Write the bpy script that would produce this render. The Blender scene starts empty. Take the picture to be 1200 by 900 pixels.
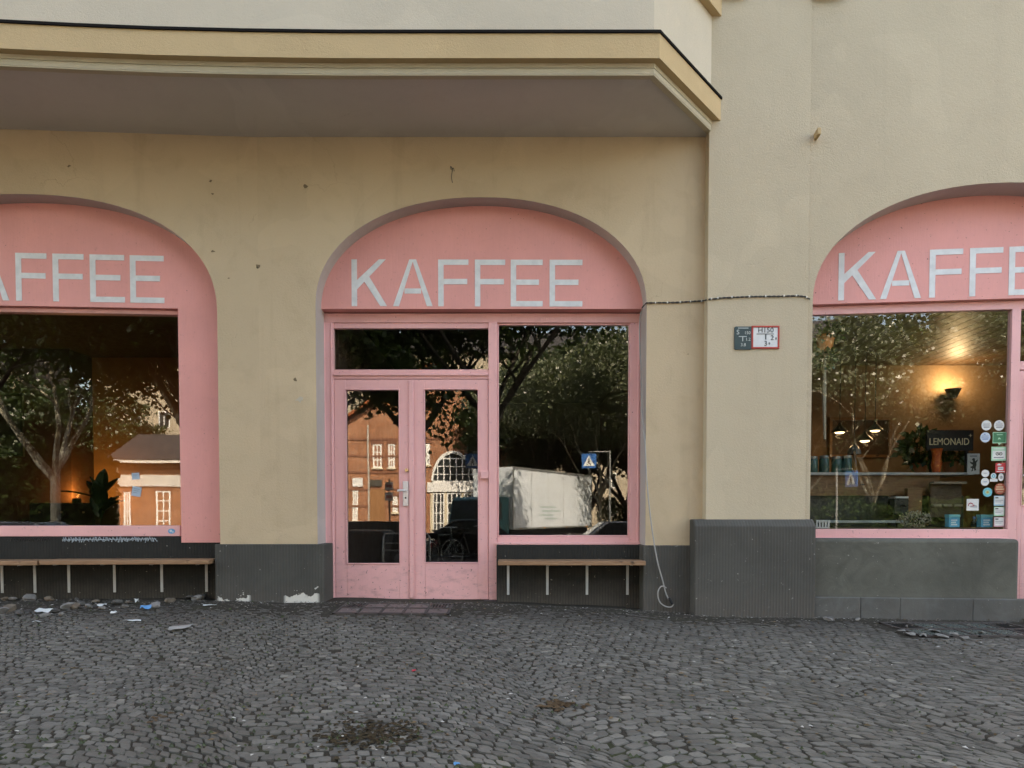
import bpy, math, random
import numpy as np
from mathutils import Vector, Matrix

R = math.radians
random.seed(7)
rng = np.random.default_rng(7)
scene = bpy.context.scene
COL = scene.collection

# ------------------------------------------------------------------ camera numbers
CAM = np.array([0.0, -6.67, 0.83])
TILT = R(1.8)
FPX = 800.0            # focal length for a 1200 px wide frame
PPX, PPY = 600.0, 630.0


def ray(px, py):
    x, y = (px - PPX) / FPX, (PPY - py) / FPX
    c, s = math.cos(TILT), math.sin(TILT)
    return np.array([x, c + y * s, -s + y * c])


class Sec:
    """a straight stretch of facade: local x along the wall, y into the building, z up"""
    def __init__(self, ox, oy, a):
        self.o = np.array([ox, oy, 0.0]); self.a = a
        self.u = np.array([math.cos(a), math.sin(a), 0.0]); self.v = np.array([-math.sin(a), math.cos(a), 0.0])

    def loc(self, p):
        q = np.asarray(p) - self.o
        return np.array([q @ self.u, q @ self.v, q[2]])

    def world(self, s, d, z):
        return self.o + self.u * s + self.v * d + np.array([0, 0, z])

    def at(self, px, py, d=0.0):
        c = self.loc(CAM); r = ray(px, py); r = np.array([r @ self.u, r @ self.v, r[2]])
        t = (d - c[1]) / r[1]
        return c[0] + r[0] * t, c[2] + r[2] * t

    def s(self, px, py=500, d=0.0): return self.at(px, py, d)[0]
    def z(self, py, px=600, d=0.0): return self.at(px, py, d)[1]


SC = Sec(0, 0, 0)
SL = Sec(-2.45, 0, R(3.3))
SP = Sec(0, -0.12, 0)                      # pier face
XR = SC.s(945, 500, -0.12)
SR = Sec(XR, -0.12, R(-5.8))
GD = 0.335                                 # depth of the glass behind the wall face


def mirror_at(sec, px, py, Y, d=GD):
    """where the line of sight through (px,py), turned back by the glass, meets the plane y = Y across the street"""
    s, z = sec.at(px, py, d)
    p = sec.world(s, d, z); r = ray(px, py)
    r = r - 2 * (r @ sec.v) * sec.v
    t = (Y - p[1]) / r[1]
    q = p + r * t
    return q[0], q[2]


# ------------------------------------------------------------------ node helpers / materials
def lin(r, g, b):
    f = lambda c: (c / 255) / 12.92 if c / 255 <= 0.04045 else ((c / 255 + 0.055) / 1.055) ** 2.4
    return (f(r), f(g), f(b), 1)


class NT:
    def __init__(self, name):
        self.m = bpy.data.materials.new(name); self.m.use_nodes = True
        self.t = self.m.node_tree; self.t.nodes.clear()
        self.out = self.n('ShaderNodeOutputMaterial')
        self._tc = None

    def n(self, kind, **kw):
        nd = self.t.nodes.new(kind)
        for k, v in kw.items(): setattr(nd, k, v)
        return nd

    def link(self, a, b): self.t.links.new(a, b)

    def put(self, sock, v):
        if isinstance(v, bpy.types.NodeSocket): self.link(v, sock)
        elif isinstance(v, (tuple, list)) and sock.type == 'RGBA' and len(v) == 3: sock.default_value = (*v, 1)
        else: sock.default_value = v

    @property
    def co(self):
        if self._tc is None: self._tc = self.n('ShaderNodeTexCoord')
        return self._tc.outputs['Object']

    def noise(self, scale, detail=4, rough=.55, co=None, dist=0.0):
        t = self.n('ShaderNodeTexNoise'); t.inputs['Scale'].default_value = scale
        t.inputs['Detail'].default_value = detail; t.inputs['Roughness'].default_value = rough
        t.inputs['Distortion'].default_value = dist
        self.link(co if co is not None else self.co, t.inputs['Vector']); return t.outputs['Fac']

    def scaled(self, sx, sy, sz, co=None):
        m = self.n('ShaderNodeMapping'); m.inputs['Scale'].default_value = (sx, sy, sz)
        self.link(co if co is not None else self.co, m.inputs['Vector']); return m.outputs['Vector']

    def ramp(self, fac, stops):
        r = self.n('ShaderNodeValToRGB'); e = r.color_ramp.elements
        while len(e) < len(stops): e.new(.5)
        for el, (p, c) in zip(e, stops):
            el.position = p; el.color = c if len(c) == 4 else (*c, 1)
        self.link(fac, r.inputs['Fac']); return r.outputs['Color']

    def mapr(self, v, a, b, c=0.0, d=1.0):
        m = self.n('ShaderNodeMapRange'); self.put(m.inputs[0], v)
        for i, x in enumerate((a, b, c, d)): m.inputs[i + 1].default_value = x
        return m.outputs[0]

    def mix(self, fac, a, b, mode='MIX'):
        m = self.n('ShaderNodeMix', data_type='RGBA', blend_type=mode)
        self.put(m.inputs[0], fac); self.put(m.inputs[6], a); self.put(m.inputs[7], b); return m.outputs[2]

    def math(self, op, a, b=0.0, c=None):
        m = self.n('ShaderNodeMath', operation=op); self.put(m.inputs[0], a); self.put(m.inputs[1], b)
        if c is not None: self.put(m.inputs[2], c)
        return m.outputs[0]

    def xyz(self, co=None):
        s = self.n('ShaderNodeSeparateXYZ'); self.link(co if co is not None else self.co, s.inputs[0]); return s.outputs

    def bump(self, h, strength=.3, dist=.01, normal=None):
        b = self.n('ShaderNodeBump'); b.inputs['Strength'].default_value = strength; b.inputs['Distance'].default_value = dist
        self.link(h, b.inputs['Height'])
        if normal is not None: self.link(normal, b.inputs['Normal'])
        return b.outputs['Normal']

    def pbr(self, color, rough=.6, metal=0.0, normal=None, spec=.5, **kw):
        p = self.n('ShaderNodeBsdfPrincipled'); self.put(p.inputs['Base Color'], color); self.put(p.inputs['Roughness'], rough)
        self.put(p.inputs['Metallic'], metal); self.put(p.inputs['Specular IOR Level'], spec)
        if normal is not None: self.link(normal, p.inputs['Normal'])
        for k, v in kw.items(): self.put(p.inputs[k.replace('_', ' ')], v)
        self.link(p.outputs[0], self.out.inputs[0]); return p


MATS = {}


def plain(name, c, rough=.6, metal=0.0, var=.12, nscale=9.0, bump=0.0, spec=.5):
    """a paint or solid with a little uneven wear"""
    if name in MATS: return MATS[name]
    n = NT(name); c = tuple(c[:3])
    dark = tuple(x * (1 - var) for x in c); light = tuple(min(1, x * (1 + var)) for x in c)
    f = n.noise(nscale, 5)
    col = n.mix(n.mapr(f, .3, .7), dark, light)
    nm = n.bump(n.noise(nscale * 12, 3), .35, bump) if bump else None
    n.pbr(col, n.mapr(n.noise(nscale * 2, 3), .3, .7, rough * .85, min(1, rough * 1.12)), metal, nm, spec)
    MATS[name] = n.m; return n.m


def plaster(name, c, stain=(.3, .24, .16), grain=1.0, amount=.35, rough=.9):
    n = NT(name); c = tuple(c[:3])
    big = n.noise(.55, 5, .6); mid = n.noise(3.2, 6, .62, dist=.5); fine = n.noise(130, 3, .6); gr = n.noise(48, 4, .65)
    streak = n.noise(1.0, 4, .6, co=n.scaled(5.0, 5.0, .35))
    col = n.mix(n.mapr(big, .3, .7, 0, 1), tuple(x * .92 for x in c), tuple(min(1, x * 1.05) for x in c))
    col = n.mix(n.mapr(mid, .52, .78, 0, amount * .45), col, stain)
    col = n.mix(n.mapr(streak, .56, .8, 0, amount * .5), col, stain)
    col = n.mix(n.mapr(fine, .58, .72, 0, .12), col, tuple(x * .55 for x in c))
    cr = n.n('ShaderNodeTexVoronoi', feature='DISTANCE_TO_EDGE'); cr.inputs['Scale'].default_value = .62
    wob = n.n('ShaderNodeVectorMath', operation='ADD'); nz = n.n('ShaderNodeTexNoise'); nz.inputs['Scale'].default_value = 2.3; nz.inputs['Detail'].default_value = 6; n.link(n.co, nz.inputs['Vector'])
    n.link(n.co, wob.inputs[0]); n.link(nz.outputs['Color'], wob.inputs[1]); n.link(wob.outputs[0], cr.inputs['Vector'])
    crack = n.math('MULTIPLY', n.mapr(cr.outputs['Distance'], .0, .004, 1, 0), n.mapr(n.noise(.9, 3), .52, .62))
    col = n.mix(n.math('MULTIPLY', crack, .2), col, tuple(x * .35 for x in c))
    patchy = n.noise(.8, 2, .4, dist=1.5)
    col = n.mix(n.mapr(patchy, .60, .615, 0, .16), col, tuple(min(1, x * 1.25) for x in c))
    h = n.math('ADD', n.math('MULTIPLY', gr, .6), n.math('MULTIPLY', fine, .5))
    h = n.math('SUBTRACT', h, n.math('MULTIPLY', crack, .4))
    nm = n.bump(h, .75 * grain, .008)
    nm = n.bump(n.noise(2.0, 3), .25, .03, nm)
    n.pbr(col, rough, 0, nm, .25)
    MATS[name] = n.m; return n.m


def plinth_mat(name, c, ridges=True, chips=False, dirt=(.115, .10, .085)):
    n = NT(name); c = tuple(c[:3]); x, y, z = n.xyz()
    big = n.noise(1.6, 6, .65, dist=.6); fine = n.noise(70, 4, .6)
    col = n.mix(n.mapr(big, .3, .72), tuple(v * .8 for v in c), tuple(v * 1.18 for v in c))
    low = n.mapr(n.math('ADD', z, n.math('MULTIPLY', n.noise(5, 5, .7), .35)), .12, .38, .55, 0)
    col = n.mix(low, col, dirt)
    h = n.math('MULTIPLY', fine, .35)
    if ridges:
        w = n.n('ShaderNodeTexWave', wave_type='BANDS', bands_direction='X'); w.inputs['Scale'].default_value = 11.0
        w.inputs['Distortion'].default_value = .5; w.inputs['Detail'].default_value = 2; w.inputs['Detail Scale'].default_value = 3
        n.link(n.co, w.inputs['Vector'])
        worn = n.mapr(n.noise(2.6, 4), .35, .62, .25, 1.0)
        h = n.math('ADD', h, n.math('MULTIPLY', n.math('MULTIPLY', w.outputs['Fac'], worn), 1.0))
        col = n.mix(n.mapr(w.outputs['Fac'], 0, .45, .36, 0), col, tuple(v * .6 for v in c))
    else:
        sw = n.noise(4.5, 6, .68, dist=1.6)
        col = n.mix(n.mapr(sw, .35, .7, 0, .75), col, tuple(v * 1.5 for v in c)); col = n.mix(n.mapr(n.noise(1.1, 4), .5, .7, 0, .5), col, tuple(v * .62 for v in c))
        h = n.math('ADD', h, n.noise(11, 6, .7, dist=1.2))
    spots = n.noise(34, 3, .6)
    col = n.mix(n.mapr(spots, .70, .74, 0, .6), col, (.42, .40, .36))
    if chips:
        hole = n.math('ADD', n.noise(9, 5, .62), n.math('MULTIPLY', z, -2.2))
        m = n.mapr(hole, .375, .39)
        lim = n.math('MAXIMUM', n.mapr(n.math('ABSOLUTE', n.math('ADD', x, 2.71)), .14, .17, 1, 0), n.mapr(n.math('ABSOLUTE', n.math('ADD', x, 2.05)), .15, .18, 1, 0))
        m = n.math('MULTIPLY', m, lim)
        col = n.mix(m, col, (.62, .60, .54))
        h = n.math('SUBTRACT', h, n.math('MULTIPLY', m, 1.2))
    n.pbr(col, .85, 0, n.bump(h, .6, .006), .3)
    MATS[name] = n.m; return n.m


def pink_paint(name, c, rough=.45, wear=.3, grain=.4):
    n = NT(name); c = tuple(c[:3])
    big = n.noise(1.4, 5, .6); sm = n.noise(26, 4, .6)
    col = n.mix(n.mapr(big, .3, .7), tuple(v * .93 for v in c), tuple(min(1, v * 1.05) for v in c))
    col = n.mix(n.mapr(n.noise(6, 6, .7, dist=.8), .58, .82, 0, wear), col, (.30, .16, .15))
    col = n.mix(n.mapr(n.noise(42, 2, .5), .735, .755, 0, .75), col, (.13, .06, .06))
    x, y, z = n.xyz()
    low = n.mapr(z, .05, .55, 1, 0)
    scuff = n.math('MULTIPLY', n.mapr(n.noise(9, 6, .7, co=n.scaled(1, 1, 2.2)), .5, .72), low)
    col = n.mix(n.math('MULTIPLY', scuff, .5), col, (.22, .12, .11))
    chip = n.math('MULTIPLY', n.mapr(n.noise(30, 3, .6), .66, .68), n.mapr(z, .0, .9, .9, .12))
    col = n.mix(chip, col, (.10, .07, .06))
    brush = n.noise(9, 3, .6, co=n.scaled(9, 9, .6))
    col = n.mix(n.mapr(brush, .45, .75, 0, .11), col, tuple(v * .72 for v in c))
    nm = n.bump(n.math('ADD', n.math('ADD', sm, brush), n.math('MULTIPLY', n.noise(160, 2), .4)), grain, .003)
    n.pbr(col, n.mapr(big, .3, .7, rough * .85, rough * 1.15), 0, nm, .4)
    MATS[name] = n.m; return n.m


def glass_mat(name, f0=.067, tint=(.93, .95, .94), wavy=.00035):
    n = NT(name)
    g = n.n('ShaderNodeNewGeometry')
    dot = n.n('ShaderNodeVectorMath', operation='DOT_PRODUCT'); n.link(g.outputs['Incoming'], dot.inputs[0]); n.link(g.outputs['Normal'], dot.inputs[1])
    c = n.math('ABSOLUTE', dot.outputs['Value'])
    fr = n.math('ADD', n.math('MULTIPLY', n.math('POWER', n.math('SUBTRACT', 1.0, c), 5.0), 1 - f0), f0)
    gl = n.n('ShaderNodeBsdfGlossy'); gl.inputs['Roughness'].default_value = 0.0
    if wavy: n.link(n.bump(n.noise(1.7, 1), 1.0, wavy), gl.inputs['Normal'])
    tr = n.n('ShaderNodeBsdfTransparent'); tr.inputs['Color'].default_value = (*tint, 1)
    mx = n.n('ShaderNodeMixShader'); n.link(fr, mx.inputs[0]); n.link(tr.outputs[0], mx.inputs[1]); n.link(gl.outputs[0], mx.inputs[2])
    n.link(mx.outputs[0], n.out.inputs[0]); MATS[name] = n.m; return n.m


def glow(name, c, strength):
    n = NT(name); e = n.n('ShaderNodeEmission'); e.inputs[0].default_value = (*c[:3], 1); e.inputs[1].default_value = strength
    n.link(e.outputs[0], n.out.inputs[0]); MATS[name] = n.m; return n.m


def leaf_mat(name, a, b, trans=.35):
    n = NT(name)
    g = n.n('ShaderNodeNewGeometry')
    col = n.mix(g.outputs['Random Per Island'], a, b)
    d = n.n('ShaderNodeBsdfDiffuse'); n.link(col, d.inputs[0])
    t = n.n('ShaderNodeBsdfTranslucent'); n.link(n.mix(.5, col, (.16, .22, .03)), t.inputs[0])
    m1 = n.n('ShaderNodeMixShader'); m1.inputs[0].default_value = trans; n.link(d.outputs[0], m1.inputs[1]); n.link(t.outputs[0], m1.inputs[2])
    gl = n.n('ShaderNodeBsdfGlossy'); gl.inputs['Roughness'].default_value = .35
    m2 = n.n('ShaderNodeMixShader'); m2.inputs[0].default_value = .0 if 'hedge' in name else .05; n.link(m1.outputs[0], m2.inputs[1]); n.link(gl.outputs[0], m2.inputs[2])
    n.link(m2.outputs[0], n.out.inputs[0]); MATS[name] = n.m; return n.m


def wood_mat(name, a, b, scale=(1.2, 14, 14), rough=.5):
    n = NT(name); co = n.scaled(*scale)
    f = n.noise(3.0, 6, .65, co=co, dist=1.4); k = n.noise(1.3, 2, .5, co=n.scaled(5, 9, 9))
    col = n.ramp(f, [(.3, a), (.7, b)])
    col = n.mix(n.mapr(k, .68, .74), col, tuple(v * .25 for v in a))
    n.pbr(col, rough, 0, n.bump(f, .4, .002), .4); MATS[name] = n.m; return n.m


def brick_mat(name, a, b, mortar=(.33, .27, .22)):
    n = NT(name); x, y, z = n.xyz()
    cmb = n.n('ShaderNodeCombineXYZ'); n.link(n.math('ADD', x, y), cmb.inputs[0]); n.link(z, cmb.inputs[1])
    t = n.n('ShaderNodeTexBrick'); n.link(cmb.outputs[0], t.inputs['Vector'])
    t.inputs['Scale'].default_value = 1.0; t.inputs['Brick Width'].default_value = .25; t.inputs['Row Height'].default_value = .08; t.inputs['Mortar Size'].default_value = .008
    t.inputs['Color1'].default_value = (*a, 1); t.inputs['Color2'].default_value = (*b, 1); t.inputs['Mortar'].default_value = (*mortar, 1)
    col = n.mix(n.mapr(n.noise(.45, 6, .65, dist=.6), .35, .7, 0, .7), t.outputs['Color'], tuple(v * .45 for v in a))  # broad dark blotches: weathering, with leaf shadow painted in
    col = n.mix(n.mapr(n.noise(1.6, 5, .7), .5, .75, 0, .4), col, tuple(min(1, v * 1.5) for v in b))
    n.pbr(col, .9, 0, n.bump(t.outputs['Fac'], .4, .008), .2); MATS[name] = n.m; return n.m


def cobble_mat(name):
    n = NT(name); g = n.n('ShaderNodeNewGeometry')
    rnd = g.outputs['Random Per Island']
    col = n.ramp(rnd, [(0.0, (.078, .072, .062)), (.15, (.104, .097, .083)), (.55, (.134, .126, .108)), (.82, (.160, .150, .130)), (.96, (.19, .178, .153)), (1.0, (.28, .26, .215))])
    col = n.mix(n.mapr(n.noise(60, 5, .7), .3, .75, 0, .4), col, (.058, .055, .05))
    patch = n.noise(.75, 5, .6, dist=.4)
    col = n.mix(n.mapr(patch, .48, .68, 0, .6), col, (.082, .074, .061))
    x, y, z = n.xyz()
    # trodden-in soil along the wall foot, its darkness also painting the contact shade
    soil = n.mapr(n.math('ADD', y, n.math('MULTIPLY', n.math('SUBTRACT', n.noise(1.6, 5, .65), .5), 2.0)), -1.35, -.4, 0, .9)
    col = n.mix(soil, col, (.060, .053, .045))
    dust = n.noise(2.1, 6, .7)
    col = n.mix(n.mapr(dust, .55, .75, 0, .5), col, (.21, .198, .172))
    h = n.math('ADD', n.noise(85, 5, .7), n.math('MULTIPLY', n.noise(26, 3), .8))
    n.pbr(col, n.mapr(n.noise(14, 4), .3, .7, .44, .78), 0, n.bump(h, .55, .006), .4)
    MATS[name] = n.m; return n.m


def soil_mat(name):
    n = NT(name); x, y, z = n.xyz()
    f = n.noise(40, 6, .7); g = n.noise(2.0, 4)
    col = n.ramp(f, [(.3, (.022, .019, .014)), (.6, (.056, .047, .036)), (.8, (.11, .094, .072))])
    moss = n.math('MULTIPLY', n.mapr(n.noise(3.0, 5), .5, .66), n.mapr(y, -3.2, -4.2, .15, 1.0))
    col = n.mix(n.math('MULTIPLY', moss, .8), col, (.045, .062, .018))
    n.pbr(col, .95, 0, n.bump(f, .8, .012), .2); MATS[name] = n.m; return n.m


# base paints
M = dict
PLASTER_LOW = plaster('cream plaster', (.545, .425, .28), stain=(.23, .165, .10), amount=.46)
PLASTER_UP = plaster('grey cream plaster', (.525, .438, .31), stain=(.32, .26, .19), amount=.34)
PLASTER_BAY = plaster('bay render', (.58, .495, .375), stain=(.38, .36, .31), amount=.2, grain=.8)
OCHRE = plaster('ochre render', (.54, .385, .21), stain=(.30, .20, .10), amount=.22)
SOFFIT = plaster('soffit render', (.60, .56, .51), stain=(.38, .33, .29), amount=.25, grain=.5)
REVEAL = plaster('reveal render', (.50, .445, .415), stain=(.32, .27, .25), amount=.25)
PLINTH = plinth_mat('ribbed plinth render', (.078, .075, .065))
PLINTH_CHIP = plinth_mat('chipped plinth render', (.072, .071, .062), chips=True)
PLINTH_ROUGH = plinth_mat('rough plinth render', (.092, .091, .074), ridges=False, dirt=(.15, .14, .115))
PLINTH_SHADE = plinth_mat('shaded plinth render', (.022, .0225, .020))  # dark render, deepened with the shade that lies under the benches
STEP = plinth_mat('step render', (.088, .089, .082), ridges=False)
PINK = pink_paint('pink gloss paint', (.80, .43, .42), .38, .12)
PINK_WALL = pink_paint('pink wall paint', (.78, .345, .31), .6, .10, .6)
WHITE_PAINT = plain('white letter paint', (.66, .68, .68), .6, var=.10, nscale=14)
FLASH = plain('dark lead flashing', (.012, .010, .009), .95, spec=.1)
GLASS = glass_mat('window glass')
BLACK = plain('black rubber', (.012, .012, .012), .6)
STEEL = plain('galvanised steel', (.52, .53, .53), .42, .75, nscale=30)
SATIN = plain('satin steel', (.62, .63, .63), .38, .35, nscale=20)
BRASS = plain('worn brass', (.55, .43, .25), .35, .9)
BENCHWOOD = wood_mat('bench board wood', (.20, .105, .055), (.37, .22, .125))
DARKWOOD = wood_mat('dark wood', (.045, .022, .012), (.085, .042, .022))
MIDWOOD = wood_mat('brown wood', (.16, .075, .032), (.27, .14, .06))
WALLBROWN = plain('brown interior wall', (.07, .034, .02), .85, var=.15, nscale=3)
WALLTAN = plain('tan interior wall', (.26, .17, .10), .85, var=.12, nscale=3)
FLOORMAT = wood_mat('floor boards', (.07, .042, .026), (.12, .075, .045))

# ------------------------------------------------------------------ mesh builder
class MB:
    def __init__(self): self.v = []; self.f = []; self.mi = []; self.k = 0

    def _add(self, vs, fs):
        b = len(self.v); self.v += [tuple(map(float, p)) for p in vs]
        self.f += [tuple(b + i for i in f) for f in fs]; self.mi += [self.k] * len(fs); return self

    def mat(self, k): self.k = k; return self

    def box(self, x0, x1, y0, y1, z0, z1, rot=None, c=None):
        vs = [(x, y, z) for z in (z0, z1) for y in (y0, y1) for x in (x0, x1)]
        if rot is not None:
            m = rot.to_3x3() if isinstance(rot, Matrix) else rot
            c = Vector(c) if c is not None else Vector(((x0 + x1) / 2, (y0 + y1) / 2, (z0 + z1) / 2))
            vs = [tuple(c + m @ (Vector(p) - c)) for p in vs]
        return self._add(vs, [(0, 2, 3, 1), (4, 5, 7, 6), (0, 1, 5, 4), (2, 6, 7, 3), (0, 4, 6, 2), (1, 3, 7, 5)])

    def quad(self, a, b, c, d): return self._add([a, b, c, d], [(0, 1, 2, 3)])

    def poly(self, pts): return self._add(pts, [tuple(range(len(pts)))])

    def prism(self, poly, y0, y1, axis='y'):
        """poly in (x,z), pushed along y (or (x,y) along z, or (y,z) along x)"""
        n = len(poly)
        if axis == 'y': vs = [(x, y0, z) for x, z in poly] + [(x, y1, z) for x, z in poly]
        elif axis == 'z': vs = [(x, y, y0) for x, y in poly] + [(x, y, y1) for x, y in poly]
        else: vs = [(y0, a, b) for a, b in poly] + [(y1, a, b) for a, b in poly]
        fs = [tuple(range(n)), tuple(range(2 * n - 1, n - 1, -1))] + [(i, n + i, n + (i + 1) % n, (i + 1) % n) for i in range(n)]
        return self._add(vs, fs)

    def disc(self, cx, cz, r, y0, y1, n=24, rz=None):
        rz = rz or r
        return self.prism([(cx + r * math.cos(2 * math.pi * i / n), cz + rz * math.sin(2 * math.pi * i / n)) for i in range(n)], y0, y1)

    def lathe(self, prof, cx=0, cy=0, n=20, tip=None):
        """prof: (r,z) from bottom to top"""
        vs = []
        for r, z in prof:
            for i in range(n):
                a = 2 * math.pi * i / n; vs.append((cx + r * math.cos(a), cy + r * math.sin(a), z))
        fs = [(j * n + i, j * n + (i + 1) % n, (j + 1) * n + (i + 1) % n, (j + 1) * n + i) for j in range(len(prof) - 1) for i in range(n)]
        fs += [tuple(range(n - 1, -1, -1)), tuple((len(prof) - 1) * n + i for i in range(n))]
        return self._add(vs, fs)

    def tube(self, pts, r, n=8, closed=False):
        pts = [Vector(p) for p in pts]; k = len(pts)
        rs = r if isinstance(r, (list, tuple)) else [r] * k
        vs = []; up = None
        for i, p in enumerate(pts):
            if closed: t = pts[(i + 1) % k] - pts[i - 1]
            else: t = pts[min(i + 1, k - 1)] - pts[max(i - 1, 0)]
            t.normalize()
            if up is None:
                up = t.orthogonal().normalized()
            up = (up - t * up.dot(t))
            if up.length < 1e-5: up = t.orthogonal()
            up.normalize(); w = t.cross(up)
            for j in range(n):
                a = 2 * math.pi * j / n; vs.append(p + (up * math.cos(a) + w * math.sin(a)) * rs[i])
        fs = []
        m = k if closed else k - 1
        for i in range(m):
            for j in range(n):
                a, b = i * n, ((i + 1) % k) * n
                fs.append((a + j, a + (j + 1) % n, b + (j + 1) % n, b + j))
        if not closed: fs += [tuple(range(n - 1, -1, -1)), tuple((k - 1) * n + j for j in range(n))]
        return self._add(vs, fs)

    def ring(self, x0, x1, z0, z1, w, y0, y1, wt=None, wb=None):
        """a picture-frame of four bars butted end to end"""
        wt = w if wt is None else wt; wb = w if wb is None else wb
        self.box(x0, x1, y0, y1, z1 - wt, z1); self.box(x0, x1, y0, y1, z0, z0 + wb)
        self.box(x0, x0 + w, y0, y1, z0 + wb, z1 - wt); self.box(x1 - w, x1, y0, y1, z0 + wb, z1 - wt); return self

    def build(self, name, mats, parent=None, off=(0, 0, 0), bev=0.0, smooth=True, seg=2):
        me = bpy.data.meshes.new(name)
        me.from_pydata([(x - off[0], y - off[1], z - off[2]) for x, y, z in self.v], [], self.f)
        for m in (mats if isinstance(mats, (list, tuple)) else [mats]): me.materials.append(m)
        if self.k or any(self.mi): me.polygons.foreach_set('material_index', self.mi)
        import bmesh
        bm = bmesh.new(); bm.from_mesh(me); bmesh.ops.recalc_face_normals(bm, faces=bm.faces); bm.to_mesh(me); bm.free()
        if smooth: me.shade_smooth(); me.set_sharp_from_angle(angle=R(38))
        o = bpy.data.objects.new(name, me); COL.objects.link(o)
        if parent is not None: o.parent = parent
        if bev:
            b = o.modifiers.new('bevel', 'BEVEL'); b.width = bev; b.segments = seg; b.limit_method = 'ANGLE'; b.angle_limit = R(40)
        return o


def np_mesh(name, verts, quads, mat, parent=None, tris=False):
    me = bpy.data.meshes.new(name); k = 3 if tris else 4
    nv, nf = len(verts), len(quads)
    me.vertices.add(nv); me.vertices.foreach_set('co', np.asarray(verts, np.float32).ravel())
    me.loops.add(nf * k); me.loops.foreach_set('vertex_index', np.asarray(quads, np.int32).ravel())
    me.polygons.add(nf); me.polygons.foreach_set('loop_start', np.arange(0, nf * k, k, dtype=np.int32))
    me.update(); me.validate()
    me.materials.append(mat)
    o = bpy.data.objects.new(name, me); COL.objects.link(o)
    if parent is not None: o.parent = parent
    return o


def tag(o, label=None, cat=None, group=None, kind=None):
    if label: o['label'] = label
    if cat: o['category'] = cat
    if group: o['group'] = group
    if kind: o['kind'] = kind
    return o


def empty(name, loc, rz=0.0, label=None, cat=None, group=None):
    o = bpy.data.objects.new(name, None); COL.objects.link(o); o.location = tuple(loc); o.rotation_euler = (0, 0, rz)
    o.empty_display_size = .1
    return tag(o, label, cat, group)


def copy_tree(o, parent=None):
    c = o.copy(); COL.objects.link(c); c.parent = parent
    for ch in list(o.children): copy_tree(ch, c)
    return c


def on(sec, o):
    """set an object built in a wall stretch's own coordinates at that stretch"""
    o.location = tuple(sec.o); o.rotation_euler = (0, 0, sec.a); return o


def thing_on(sec, name, base, label, cat, group=None):
    e = empty(name, sec.world(*base), sec.a, label, cat, group); e['_b'] = list(map(float, base)); return e


def place_single(sec, o, base, label, cat, group=None):
    """a one-mesh thing already built with off=base"""
    o.location = tuple(sec.world(*base)); o.rotation_euler = (0, 0, sec.a); return tag(o, label, cat, group)


def text_mesh(s, size, mat, name='lettering', parent=None, thick=.0015, align='CENTER', squeeze=1.0):
    cu = bpy.data.curves.new('t', 'FONT'); cu.body = s; cu.size = size; cu.align_x = align; cu.align_y = 'CENTER'; cu.extrude = thick; cu.resolution_u = 3
    t = bpy.data.objects.new('t', cu); COL.objects.link(t)
    bpy.context.view_layer.update()
    me = bpy.data.meshes.new_from_object(t.evaluated_get(bpy.context.evaluated_depsgraph_get()))
    bpy.data.objects.remove(t); bpy.data.curves.remove(cu)
    # stand it up: font x,y -> x,z
    for v in me.vertices: v.co = (v.co.x * squeeze, -v.co.z, v.co.y)
    me.materials.clear(); me.materials.append(mat)
    me.name = name
    o = bpy.data.objects.new(name, me); COL.objects.link(o)
    if parent is not None: o.parent = parent
    return o


def join_into(objs, name, mat, parent):
    """merge finished meshes into one object (text lines of one notice)"""
    vs, fs = [], []
    for o in objs:
        b = len(vs); mtx = o.matrix_basis
        vs += [tuple(mtx @ v.co) for v in o.data.vertices]; fs += [tuple(b + i for i in p.vertices) for p in o.data.polygons]
        bpy.data.objects.remove(o)
    me = bpy.data.meshes.new(name); me.from_pydata(vs, [], fs); me.materials.append(mat)
    o = bpy.data.objects.new(name, me); COL.objects.link(o); o.parent = parent; return o


# ------------------------------------------------------------------ ground
GX = [-9, -6, -2, -.3, 1.0, 1.8, 3.0, 6, 9]
GZ = [.04, .03, 0, -.015, -.075, -.115, -.135, -.14, -.14]


def gz(X, Y):
    X = np.asarray(X, float); Y = np.asarray(Y, float)
    b = np.interp(X, GX, GZ)
    t = np.clip(-Y / 2.6, 0, 1); t = t * t * (3 - 2 * t)
    z = b * (1 - t) + (-.15) * t + np.clip(-Y, 0, 2.6) * -.008
    z = z - np.clip(-Y - 5.5, 0, 5) * .075
    return z


def sheet(name, x0, x1, y0, y1, nx, ny, zf, mat, kind='structure'):
    xs = np.linspace(x0, x1, nx + 1); ys = np.linspace(y0, y1, ny + 1)
    X, Y = np.meshgrid(xs, ys); Z = zf(X, Y)
    v = np.stack([X.ravel(), Y.ravel(), Z.ravel()], 1)
    i = np.arange(nx * ny); a = (i // nx) * (nx + 1) + i % nx
    q = np.stack([a, a + 1, a + nx + 2, a + nx + 1], 1)
    o = np_mesh(name, v, q, mat); o.data.shade_smooth(); return tag(o, kind=kind)


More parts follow.
